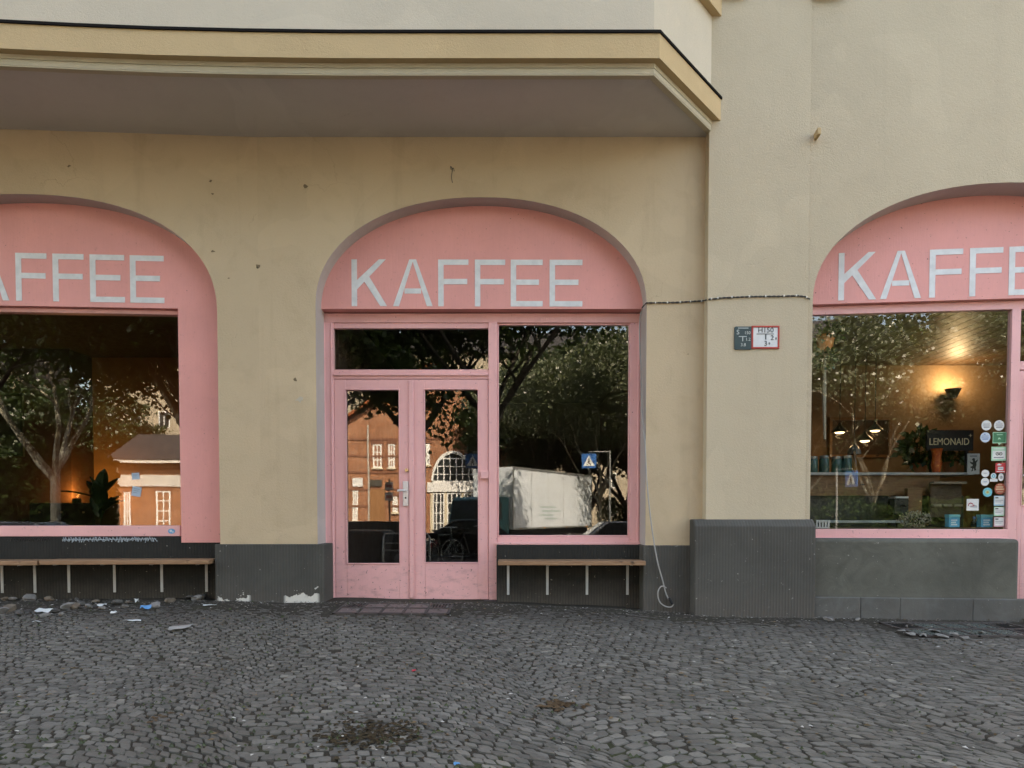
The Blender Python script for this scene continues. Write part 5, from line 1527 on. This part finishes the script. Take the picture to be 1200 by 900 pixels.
def hedge(x0, x1, y, h, seed, label):
    r_ = np.random.default_rng(seed); big = h > 3; nl = int((x1 - x0) * (2600 if big else 1500))
    t = empty('hedge', ((x0 + x1) / 2, y, FP), 0, label, 'hedge', 'hedges across the street'); c = np.stack([r_.uniform(x0, x1, nl) - (x0 + x1) / 2, r_.uniform(-.55, .55, nl), r_.uniform(0, 1, nl) ** .7 * h * (1 + .12 * np.sin(np.arange(nl) * .0))], 1)
    c[:, 2] *= 1 + .15 * np.sin(c[:, 0] * 1.7) + .08 * np.sin(c[:, 0] * 4.1 + 1)
    d_ = r_.normal(size=(nl, 3)); d_ /= np.linalg.norm(d_, axis=1)[:, None]; w = np.cross(d_, r_.normal(size=(nl, 3))); w /= np.linalg.norm(w, axis=1)[:, None]; sz = (r_.uniform(.16, .34, nl) if big else r_.uniform(.08, .18, nl))[:, None]
    np_mesh('foliage', np.stack([c, c + d_ * sz * .5 + w * sz * .4, c + d_ * sz, c + d_ * sz * .5 - w * sz * .4], 1).reshape(-1, 3), np.arange(nl * 4).reshape(-1, 4), HLEAF, t)
    m = MB()
    for xx_ in np.arange(x0 + .2, x1, .5): m.tube([(xx_ - (x0 + x1) / 2, 0, 0), (xx_ - (x0 + x1) / 2 + .1, .1, h * .8)], .025, 5)
    m.build('stems', BARKD, t)


hedge(tx(SR, 930, -23), tx(SR, 1210, -23) + 1, -23.0, 1.9, 71, 'added dark hedge masking bright ground mirrored behind the counter in the right window')  # hedge added to keep sunlit ground out of the mirror image
hedge(tx(SC, 700, -36), tx(SC, 790, -36), -36.0, 2.6, 72, 'tall dark hedge mirrored between the truck and the right jamb')
hedge(tx(SR, 920, -43), tx(SR, 1240, -43), -43.0, 5.5, 73, 'added tall hedge masking the bright house behind the pale trees mirrored right')  # added screen in front of the bright house wall
hedge(tx(SL, -60, -27), tx(SL, 132, -27), -27.0, 4.2, 74, 'added tall hedge darkening the mirror image behind the sideboard in the left window')  # added so the mirror image stays dark around the lamp

# brick market house
BY = -50.0
bx = lambda p, sec=SC: MX(sec, p, 560, BY)[0]
bz = lambda q, sec=SC, p=480: MX(sec, p, q, BY)[1]
BRICK = brick_mat('orange brick', (.42, .175, .085), (.30, .115, .055)); SLATE = plain('slate roof', (.030, .027, .026), .7, var=.3, nscale=14); TILE = brick_mat('clay tiles', (.42, .13, .05), (.33, .10, .04), (.16, .06, .03))
WFR = plain('white joinery', (.74, .74, .72), .5); DGL = glass_mat('house glass', .12, (.35, .38, .38), 0.0); DARKROOM = plain('dark room', (.02, .02, .02), .9); SANDST = plain('sandstone', (.55, .48, .36), .85)
xw0, xw1 = bx(139, SL), bx(400); xw2 = bx(620)
hz0 = FP - .1
base = ((xw0 + xw2) / 2, BY, FP)
BH = empty('brick_house', base, 0, 'sunlit orange brick market house mirrored in the door and left window', 'building')


def bpart(m, name, mat, par=None, **k): return m.build(name, mat, par or BH, base if par is None else (0, 0, 0), **k)


eL = 5.2; eM = 8.6
acx, ahw = bx(531), abs(bx(557) - bx(505)) / 2; za0 = bz(565); arch_h = bz(528) - za0
aB = Arch(acx, ahw, za0, arch_h, 2.0)
def house_window(x0, x1, z0, z1, nx, nz, arched=None, name='window', w=.13):
    f = MB(); y0, y1 = BY - .12, BY + .03
    if arched is None:
        f.ring(x0, x1, z0, z1, w, y0, y1)
    for k in range(1, nx): xx_ = x0 + (x1 - x0) * k / nx; f.box(xx_ - .045, xx_ + .045, y0 + .02, y1 - .015, z0 + w, (z1 if arched is None else arched.top(xx_)) - w)
    for k in range(1, nz):
        zz_ = z0 + (z1 - z0) * k / nz; xa, xb = x0 + w, x1 - w
        if arched is not None and zz_ > arched.zs:
            h_ = arched.hw * math.sqrt(max(0, 1 - ((zz_ - arched.zs) / arched.rise) ** 2)); xa, xb = arched.c - h_, arched.c + h_
        f.box(xa, xb, y0 + .025, y1 - .02, zz_ - .045, zz_ + .045)
    if arched is not None:
        ps = [(s_, arched.top(s_)) for s_ in arched.samples(24)]
        for (a_, b_), (c_, d_) in zip(ps[:-1], ps[1:]):
            k0 = .90; q0_ = (arched.c + (a_ - arched.c) * k0, arched.zs + (b_ - arched.zs) * k0); q1_ = (arched.c + (c_ - arched.c) * k0, arched.zs + (d_ - arched.zs) * k0)
            f.prism([(a_, b_), (c_, d_), q1_, q0_], y0, y1)
        f.box(x0, x1, y0, y1, z0, z0 + w)
    o = bpart(f, name, WFR)
    g = MB(); yg = BY - .06
    if arched is None: g.box(x0 + w, x1 - w, yg, yg + .012, z0 + w, z1 - w)
    else:
        ps = [(arched.c + (s_ - arched.c) * .95, arched.zs + (arched.top(s_) - arched.zs) * .95) for s_ in arched.samples(24)]; g.prism(ps, yg, yg + .012)
    pass
    if name == 'window' and arched is None: MB().box(x0 - .12, x1 + .12, BY + .031, BY + .14, z0 - .14, z0 - .004).build('sill', SANDST, o, base); MB().box(x0 - .15, x1 + .15, BY + .031, BY + .07, z1 + .004, z1 + .26).build('lintel', plain('dark brick band', (.20, .085, .05), .9), o, base)
    o2 = g.build('pane', plain('dark pane', (.035, .04, .042), .08), o, base); return o


m = MB()   # fronts as real walls with depth
front = MB(); ss = aB.samples(24)
def fq(x0, x1, z0, z1, z2=None): front.quad((x0, BY, z0), (x1, BY, z0), (x1, BY, z1 if z2 is None else z2), (x0, BY, z1))
dz1, dz0 = bz(577), FP
fq(xw1, ss[0], hz0, za0); fq(xw1, ss[0], za0, eM); fq(ss[-1], xw2, hz0, za0); fq(ss[-1], xw2, za0, eM)
for p, q in zip(ss[:-1], ss[1:]):
    front.quad((p, BY, aB.top(p)), (q, BY, aB.top(q)), (q, BY, eM), (p, BY, eM))
bpart(front, 'wall', BRICK)
m = MB(); m.box(xw1, xw2, BY - 12, BY - .5, hz0, eM); m.prism([(xw1, eM), (xw2, eM), ((xw1 + xw2) / 2, eM + 4.5)], BY - 11.9, BY - .02)
bpart(m, 'wall', BRICK)
m = MB(); xc_ = (xw1 + xw2) / 2
for a_, b_ in (((xw1 - .5, eM - .3), (xc_, eM + 4.9)), ((xc_, eM + 4.9), (xw2 + .5, eM - .3))):
    m.prism([a_, b_, (b_[0], b_[1] + .25), (a_[0], a_[1] + .25)], BY - 12.3, BY + .6)
bpart(m, 'roof', TILE)
m = MB(); m.box(xw0, xw1 - .01, BY - 10, BY, hz0, eL); bpart(m, 'wall', BRICK)
m = MB(); m.prism([(BY + .9, eL + .12), (BY - 5, eL + 2.7), (BY - 10.6, eL + .2)], xw0 - .5, xw1 - .02, 'x'); bpart(m, 'roof', SLATE)
m = MB(); m.box(xw0 - .4, xw1, BY + .002, BY + .8, eL - .18, eL + .1); bpart(m, 'cornice', plain('white cornice', (.6, .58, .54), .7))
m = MB()
for k in range(int((xw1 - xw0) / .5)): m.box(xw0 + k * .5, xw0 + k * .5 + .24, BY + .002, BY + .35, eL - .55, eL - .19)
bpart(m, 'corbels', BRICK)
m = MB(); m.box(xw0, xw1, BY + .004, BY + .12, 3.2, 4.1); bpart(m, 'frieze', plain('pale frieze', (.52, .50, .47), .8))


house_window(ss[0], ss[-1], za0, za0 + arch_h, 7, 4, aB)
m = MB(); m.box(ss[0] - .3, ss[-1] + .3, BY - .1, BY + .14, bz(576.5), za0 - .002); bpart(m, 'signboard', plain('white signboard', (.70, .70, .69), .6))
m = MB()
for k, zz_ in enumerate((1.6, 3.0, 4.4, 5.8, 7.2)):
    m.box(xw1 + .02, ss[0] - .35, BY + .003, BY + .05, zz_, zz_ + .16)
    if zz_ > za0 + arch_h: m.box(ss[0] - .3, xw2, BY + .003, BY + .05, zz_, zz_ + .16)
bpart(m, 'stone_band', plain('dark brick band', (.20, .085, .05), .9))
for p0, p1, q0, q1 in ((437, 447, 520, 548), (455, 463, 520, 548), (499, 504, 520, 545)):
    house_window(bx(p0), bx(p1), bz(q1), bz(q0), 2, 3)
for p0, p1 in ((507, 521), (523, 541), (543, 557)):
    house_window(bx(p0), bx(p1), FP, bz(577.5), 3, 4, None, 'door')
m = MB()
for p in (506, 522, 542, 558): m.box(bx(p) - .1, bx(p) + .1, BY + .004, BY + .10, hz0, za0 - .9)
bpart(m, 'pilasters', SANDST)
for p0, p1, q0, q1, sec in ((183, 200, 575, 617, SL), (145, 153, 576, 617, SL), (413, 419, 574, 610, SC), (460, 466, 582, 600, SC)):
    house_window(bx(p0, sec), bx(p1, sec), bz(min(q1, 612), sec, p0) if q1 < 612 else FP + .25, bz(q0, sec, p0), 2, 4)
m = MB(); m.box(bx(433), bx(451), BY + .004, BY + .06, FP, bz(573)); g0 = bpart(m, 'door', wood_mat('brown gate', (.22, .10, .04), (.32, .16, .07), (14, 14, 1.0)))
m = MB(); m.tube([(bx(432), BY + .12, FP), (bx(432), BY + .12, eM - .2)], .07, 8); bpart(m, 'downpipe', plain('pale pipe', (.5, .48, .44), .5, .2))
m = MB(); m.box(bx(433), bx(447.5), BY + .06, BY + .12, bz(569.5), bz(562)); sb_ = bpart(m, 'signboard', plain('dark signboard', (.05, .045, .035), .6))
m = MB(); m.box(bx(413), bx(425), BY + .06, BY + .12, bz(570), bz(560)); bpart(m, 'signboard', plain('pale signboard', (.62, .62, .62), .6))
# houses farther along, closing the view; the tall one added to block low sky
GREYR = plaster('far house render', (.36, .31, .24)); 
for k, (x0, x1, y, h, lb) in enumerate(((-80, xw0 - 16, -66, 15, 'pale rendered apartment house far left across the street'), (24, 66, -70, 16, 'pale rendered apartment house far right behind the trees'), (xw0 - 15, 23, -78, 21, 'added tall house beyond the brick market house, blocking low sky light'))):
    b0 = ((x0 + x1) / 2, y, FP); hs = empty('apartment_house', b0, 0, lb, 'building')
    MB().box(x0, x1, y - 11, y, FP - .3, h).build('wall', GREYR, hs, b0)
    MB().prism([(y + .6, h), (y - 5.5, h + 4), (y - 11.6, h)], x0 - .3, x1 + .3, 'x').build('roof', SLATE, hs, b0)
    for i in range(int((x1 - x0) / 3.2)):
        for j in range(4):
            xx_ = x0 + 1.2 + 3.2 * i; zz_ = .8 + 3.5 * j
            wo = MB().ring(xx_, xx_ + 1.2, zz_, zz_ + 1.9, .1, y + .004, y + .06).box(xx_ + .55, xx_ + .65, y + .008, y + .05, zz_ + .1, zz_ + 1.8).build('window', WFR, hs, b0)
            MB().box(xx_ + .1, xx_ + 1.1, y + .002, y + .02, zz_ + .1, zz_ + 1.8).build('pane', plain('dark pane', (.035, .04, .042), .08), wo, b0)

# ---- the box truck
A_ = np.array(MX(SC, 601, 600, -24.0)); B_ = np.array(MX(SC, 693, 600, -30.5))
L_ = math.hypot(B_[0] - A_[0], 6.5); ang = math.atan2(-6.5, B_[0] - A_[0])
tb = (A_[0], -24.0, RD)
TR = empty('box_truck', tb, ang, 'white box truck in the sun mirrored in the middle window', 'truck')
TW = plain('white truck panel', (.72, .78, .84), .4, var=.03); TEAL = plain('teal paint', (.02, .12, .14), .4)
zb1, zb2 = .95, MX(SC, 601, 547, -24.0)[1] - RD
m = MB().box(0, L_, -2.3, 0, zb1, zb2); m.build('cargo_box', TW, TR, bev=.03)
MB().ring(-.01, L_ + .01, zb1 - .01, zb2 + .01, .09, .001, .03).build('edge_rail', plain('aluminium rail', (.55, .56, .56), .35, .8), TR, bev=.005)
MB().box(.1, L_ - .1, -2.1, -.2, .62, zb1).build('chassis', BLACK, TR)
TXG = plain('faded teal lettering', (.42, .52, .54), .7)
m = MB()
for k in range(1, 5): m.box(L_ * k / 5 - .012, L_ * k / 5 + .012, .0005, .012, zb1 + .1, zb2 - .1)
m.build('panel_joint', plain('aluminium rail', (.55, .56, .56), .35, .8), TR)
for k in range(4): MB().box(.6 + k * (L_ - 1.2) / 3 - .06, .6 + k * (L_ - 1.2) / 3 + .06, .031, .045, zb1 + .01, zb1 + .06).build('marker_lamp', plain('amber lamp', (.7, .28, .03), .3), TR)
MB().box(.9, L_ * .6, -.12, -.06, .45, .60).build('side_guard', MATS['aluminium rail'], TR, bev=.01)
m = MB()
for k, (u0, u1, zz_) in enumerate(((.30, .50, 1.95), (.33, .56, 1.75), (.29, .47, 1.55), (.36, .52, 1.38))): m.box(L_ * u0, L_ * u1, .0006, .004 + .0004 * k, zz_, zz_ + .09)
m.build('faded_mark', TXG, TR)
m = MB().prism([(-2.0, .55), (-2.0, 1.35), (-1.75, 2.3), (-1.5, 2.42), (-.12, 2.42), (-.12, .55)], -2.2, -.1); cab = m.build('cab', TEAL, TR, bev=.06, seg=3)
MB().prism([(-1.62, 1.42), (-1.5, 2.15), (-.75, 2.15), (-.75, 1.42)], -.102, -.085).build('window', plain('cab glass', (.03, .035, .04), .05), cab)
MB().prism([(-2.015, 1.40), (-1.995, 1.40), (-1.77, 2.24), (-1.79, 2.24)], -2.05, -.25).build('windscreen', MATS['cab glass'], cab)
MB().box(-2.08, -1.95, -2.15, -.15, .45, .72).build('bumper', BLACK, TR, bev=.02)
for yy_ in (-1.95, -.35): MB().box(-2.02, -1.96, yy_ - .16, yy_ + .16, .78, .95).build('headlight', plain('lamp glass', (.7, .7, .68), .1), TR, bev=.02)


def wheel(par, x, y, r, w, off=(0, 0, 0)):
    wo = MB().disc(x, r, r, y - w / 2, y + w / 2, 28).build('wheel', BLACK, par, off, bev=.03)
    m = MB(); m.disc(x, r, r * .58, y - w / 2 - .006, y + w / 2 + .006, 20); m.build('rim', plain('alloy', (.4, .4, .41), .35, .8), wo, off, bev=.01)
    return wo


for xx_ in (-1.15, L_ * .72):
    for yy_ in (-2.0, -.28): wheel(TR, xx_, yy_, .42, .26)

# ---- parked cars
def car(name, x, y, rz, paint, label, group='parked cars mirrored in the glass'):
    t = empty(name, (x, y, RD), R(rz), label, 'car', group)
    body = [(-2.1, .30), (-2.16, .55), (-2.1, .82), (-1.5, .93), (1.0, .95), (1.75, .84), (2.12, .68), (2.15, .35), (2.0, .22), (-1.95, .22)]
    b = MB().prism(body, -.86, .86).build('body', paint, t, bev=.09, seg=3)
    m = MB(); lo, hi = .78, .62
    prof0 = [(-1.75, .92), (1.02, .94)]; prof1 = [(-1.15, 1.42), (.25, 1.42)]
    vs = [(prof0[0][0], -lo, .90), (prof0[1][0], -lo, .90), (prof0[1][0], lo, .90), (prof0[0][0], lo, .90), (prof1[0][0], -hi, 1.40), (prof1[1][0], -hi, 1.40), (prof1[1][0], hi, 1.40), (prof1[0][0], hi, 1.40)]
    m._add(vs, [(0, 1, 5, 4), (2, 3, 7, 6), (1, 2, 6, 5), (3, 0, 4, 7), (4, 5, 6, 7), (0, 3, 2, 1)]); c = m.build('cabin', paint, t, bev=.06, seg=3)
    CG = plain('car glass', (.025, .03, .033), .04)
    def panel(a, b_, c_, d_, nrm):
        mm = MB(); n_ = Vector(nrm) * .012; q = [Vector(p) for p in (a, b_, c_, d_)]; ctr = sum(q, Vector()) / 4
        q = [ctr + (p - ctr) * .86 + n_ for p in q]; mm._add([tuple(p) for p in q] + [tuple(p - n_ * .8) for p in q], [(0, 1, 2, 3), (7, 6, 5, 4), (0, 4, 5, 1), (1, 5, 6, 2), (2, 6, 7, 3), (3, 7, 4, 0)]); mm.build('window', CG, c)
    panel(vs[1], vs[2], vs[6], vs[5], (.6, 0, .8)); panel(vs[3], vs[0], vs[4], vs[7], (-.6, 0, .8)); panel(vs[0], vs[1], vs[5], vs[4], (0, -1, .3)); panel(vs[2], vs[3], vs[7], vs[6], (0, 1, .3))
    for xx_ in (-1.3, 1.32):
        for yy_ in (-.78, .78): wheel(t, xx_, yy_, .31, .2)
    for yy_ in (-.62, .62):
        MB().box(2.06, 2.15, yy_ - .16, yy_ + .16, .60, .74).build('headlight', MATS['lamp glass'], t, bev=.03); MB().box(-2.17, -2.10, yy_ - .13, yy_ + .13, .62, .78).build('tail_light', plain('tail red', (.4, .02, .02), .2), t, bev=.02)
    return t


NAVY = plain('dark car paint', (.02, .026, .032), .22, .3, var=.05); SILV = plain('silver car paint', (.42, .43, .44), .25, .6, var=.04); BLK = plain('black car paint', (.012, .012, .013), .2, .2)
car('parked_car', tx(SL, 50, -12.6), -12.6, 4, SILV, 'silver parked car mirrored low in the left window')
car('parked_car', tx(SC, 425, -13.2), -13.2, 182, NAVY, 'dark blue parked car mirrored in the left door leaf')
car('parked_car', tx(SC, 548, -21.8), -18.2, 178, BLK, 'black car mirrored in the right door leaf')
car('parked_car', tx(SC, 752, -12.6), -12.6, 1, SILV, 'silver parked car mirrored below the pale tree in the middle window')

# ---- crossing signs, street sign, bicycle stand, bicycle, bin
SBLUE = plain('sign blue', (.03, .14, .40), .4); SWHT = plain('sign white', (.75, .76, .75), .4); POLE = plain('grey pole', (.36, .37, .37), .45, .5)


def crossing_sign(sec, p, q, Y, size, rz, label, arm=0.0):
    x, z = MX(sec, p, q, Y); g0_ = RD if -19.5 < Y < -11.2 else FP
    t = empty('crossing_sign', (x, Y, g0_), R(rz), label, 'road sign', 'zebra crossing signs'); h = z - g0_
    MB().tube([(arm, -.06, 0), (arm, -.06, h + size * .75)], .038, 10).build('pole', POLE, t)
    if arm: MB().tube([(arm, -.06, h + size * .65), (0, -.06, h + size * .65)], .02, 8).build('arm', POLE, t)
    s_ = size / 2; pn = MB().box(-s_, s_, -.045, -.0, h - s_, h + s_).build('panel', SBLUE, t, bev=.01)
    MB().prism([(-s_ * .78, h - s_ * .68), (s_ * .78, h - s_ * .68), (0, h + s_ * .80)], -.001, .005).build('triangle', SWHT, pn)
    m = MB(); k = s_ * .9                                              # walking figure
    m.disc(0, h + k * .26, k * .10, .004, .009, 12)
    m.prism([(-k * .07, h + k * .14), (k * .09, h + k * .14), (k * .07, h - k * .22), (-k * .09, h - k * .22)], .004, .0088)
    m.prism([(-k * .09, h - k * .2), (k * .02, h - k * .2), (-k * .18, h - k * .66), (-k * .28, h - k * .66)], .004, .0086); m.prism([(-k * .02, h - k * .2), (k * .08, h - k * .2), (k * .28, h - k * .66), (k * .17, h - k * .66)], .004, .0084)
    m.prism([(-k * .06, h + k * .1), (-k * .22, h - k * .14), (-k * .16, h - k * .18), (0, h + k * .02)], .004, .0082); m.prism([(k * .06, h + k * .1), (k * .24, h - k * .12), (k * .18, h - k * .16), (0, h + k * .02)], .004, .008)
    m.build('figure', BLACK, pn); return t


crossing_sign(SC, 690, 540.5, -22.5, .62, 12, 'blue zebra crossing sign mirrored over the white truck', .9)
crossing_sign(SC, 553.5, 540, -22.0, .60, 4, 'blue zebra crossing sign mirrored in the right door leaf', .5)
crossing_sign(SR, 998, 561, -20.5, .60, 62, 'blue zebra crossing sign mirrored in the right window', -.8)
x, z = MX(SC, 456, 576, -21.0); t = empty('notice_pole', (x, -21.0, FP), 0, 'two small white and red notices on a dark pole mirrored beside the door handle', 'sign')
MB().tube([(0, -.05, 0), (0, -.05, z - FP + .5)], .035, 8).build('pole', plain('dark pole', (.05, .05, .05), .5), t)
for dz_ in (.22, -.22):
    pn = MB().box(-.17, .17, -.02, .0, z - FP + dz_ - .17, z - FP + dz_ + .17).build('panel', SWHT, t)
    MB().box(-.12, .12, -.001, .006, z - FP + dz_ - .06, z - FP + dz_ + .05).build('mark', plain('sign red', (.55, .06, .05), .5), pn)
x, z = MX(SC, 462.5, 640, -8.2); zz_ = float(gz(0, -8.2)); t = empty('bicycle_stand', (x, -8.2, zz_), 0, 'pale tubular bicycle stand on the pavement mirrored low in the door', 'bicycle stand')
m = MB(); m.tube([(-.25, 0, 0), (-.25, 0, .72), (-.2, 0, .8), (.75, 0, .8), (.8, 0, .72), (.8, 0, 0)], .024, 10); m.tube([(-.25, 0, .42), (.8, 0, .42)], .018, 8); m.tube([(-.25, 0, .58), (.8, 0, .58)], .018, 8)
m.build('frame', plain('pale tube', (.6, .6, .58), .35, .6), t)


def bicycle(x, y, rz, paint, label):
    z = float(gz(0, y)) + .012; t = empty('bicycle', (x, y, z), R(rz), label, 'bicycle', 'bicycles parked on the pavement')
    for cx_ in (-.52, .52):
        m = MB(); m.tube([(cx_ + .33 * math.cos(a), 0, .35 + .33 * math.sin(a)) for a in np.linspace(0, 2 * math.pi, 33)[:-1]], .017, 6, True); w = m.build('wheel', BLACK, t)
        m = MB(); m.tube([(cx_ + .312 * math.cos(a), 0, .35 + .312 * math.sin(a)) for a in np.linspace(0, 2 * math.pi, 33)[:-1]], .008, 5, True)
        for k in range(14): m.tube([(cx_, .012 * (-1) ** k, .35), (cx_ + .31 * math.cos(k * .4488), 0, .35 + .31 * math.sin(k * .4488))], .0018, 3)
        m.build('rim', SATIN, w)
    m = MB(); F = {'bb': (-.06, 0, .29), 'st': (-.22, 0, .82), 'hd': (.34, 0, .82), 'hl': (.37, 0, .68), 'r': (-.52, 0, .35), 'f': (.52, 0, .35)}
    for a, b in (('bb', 'st'), ('st', 'hd'), ('bb', 'hl')): m.tube([F[a], F[b]], .017, 8)
    for sgn in (-.05, .05): m.tube([(F['bb'][0], sgn * .5, F['bb'][2]), (F['r'][0], sgn, F['r'][2])], .010, 6); m.tube([(F['st'][0] + .02, sgn * .4, .76), (F['r'][0], sgn, F['r'][2])], .009, 6); m.tube([F['hl'], (F['f'][0], sgn, F['f'][2])], .011, 6)
    m.tube([F['hl'], F['hd']], .02, 8); m.build('frame', paint, t)
    m = MB(); m.tube([F['hd'], (.31, 0, .98), (.33, 0, 1.0)], .012, 6); m.tube([(.20, -.28, .99), (.30, -.2, 1.0), (.33, 0, 1.0), (.30, .2, 1.0), (.20, .28, .99)], .012, 6); m.build('handlebar', SATIN, t)
    m = MB(); m.prism([(-.42, .90), (-.40, .95), (-.28, .95), (-.10, .93), (-.08, .91), (-.28, .90)], -.05, .05); m.tube([F['st'], (-.25, 0, .91)], .013, 6); m.build('saddle', BLACK, t, bev=.012)
    m = MB(); m.disc(-.06, .29, .085, -.045, -.040, 20); m.tube([(-.06, -.06, .29), (.02, -.06, .14)], .010, 5); m.tube([(-.06, .06, .29), (-.14, .06, .44)], .010, 5); m.box(-.02, .06, -.12, -.05, .13, .15); m.box(-.18, -.10, .05, .12, .43, .45); m.build('crank', IRON, t)
    return t


bicycle(MX(SC, 553, 630, -8.6)[0], -8.6, 25, plain('bike black', (.02, .02, .02), .3), 'dark bicycle mirrored low in the right door leaf')
bicycle(MX(SC, 520, 630, -9.4)[0], -9.4, -60, plain('bike green', (.03, .06, .05), .3), 'second bicycle standing beside the pale stand mirrored in the door')
x, _ = MX(SC, 430, 640, -8.9); zz_ = float(gz(0, -8.9)); t = empty('waste_bin', (x, -8.9, zz_), R(8), 'dark grey wheeled bin on the pavement mirrored in the left door leaf', 'bin')
m = MB(); m._add([(-.42, -.32, .08), (.42, -.32, .08), (.42, .32, .08), (-.42, .32, .08), (-.55, -.38, .82), (.55, -.38, .82), (.55, .38, .82), (-.55, .38, .82)], [(0, 3, 2, 1), (4, 5, 6, 7), (0, 1, 5, 4), (1, 2, 6, 5), (2, 3, 7, 6), (3, 0, 4, 7)])
BINM = plain('bin plastic', (.05, .055, .058), .45); m.build('body', BINM, t, bev=.03); MB().prism([(-.58, .82), (.58, .82), (.5, .93), (-.5, .93)], -.40, .40).build('lid', BINM, t, bev=.03)
for xx_ in (-.36, .36):
    for yy_ in (-.25, .25): MB().disc(xx_, .09, .09, yy_ - .03, yy_ + .03, 14).build('wheel', BLACK, t)

# ------------------------------------------------------------------ light, sky, camera
EL, ROT = R(47), R(14)               # sun stands behind the house, a little to the right
wd = bpy.data.worlds.new('World'); scene.world = wd; wd.use_nodes = True
nt = wd.node_tree; bg = nt.nodes['Background']
sky = nt.nodes.new('ShaderNodeTexSky'); sky.sky_type = 'NISHITA'; sky.sun_disc = False; sky.sun_elevation = EL; sky.sun_rotation = ROT
sky.air_density = 1.0; sky.air_density = 1.0; sky.dust_density = 2.5; sky.ozone_density = .2
nt.links.new(sky.outputs[0], bg.inputs[0]); bg.inputs[1].default_value = .15
sd = Vector((math.sin(ROT) * math.cos(EL), math.cos(ROT) * math.cos(EL), math.sin(EL)))
sl = bpy.data.lights.new('sun', 'SUN'); sl.energy = 4.0; sl.angle = R(.5); sl.color = (1.0, .975, .95)
so = bpy.data.objects.new('sun', sl); COL.objects.link(so); so.rotation_euler = (-sd).to_track_quat('-Z', 'Y').to_euler(); so.location = (0, 30, 40)

cd = bpy.data.cameras.new('camera'); cam = bpy.data.objects.new('camera', cd); COL.objects.link(cam)
cam.location = tuple(CAM); cam.rotation_euler = (R(90) - TILT, 0, 0)
cd.sensor_width = 36; cd.sensor_fit = 'HORIZONTAL'; cd.lens = FPX / 1200 * 36; cd.shift_y = (PPY - 450) / 1200; cd.clip_start = .05; cd.clip_end = 3000
scene.camera = cam
vs = scene.view_settings; vs.view_transform = 'Standard'; vs.look = 'None'; vs.exposure = 3.08; vs.gamma = 1; vs.use_curve_mapping = False
vs.use_white_balance = True; vs.white_balance_temperature = 8700; vs.white_balance_tint = 12
cy = scene.cycles
scene.render.engine = 'CYCLES'
cy.use_denoising = True
try: cy.denoiser = 'OPENIMAGEDENOISE'
except Exception: pass
cy.max_bounces = 9; cy.diffuse_bounces = 4; cy.glossy_bounces = 5; cy.transmission_bounces = 4; cy.transparent_max_bounces = 12
cy.caustics_reflective = False; cy.caustics_refractive = False; cy.sample_clamp_indirect = 6.0
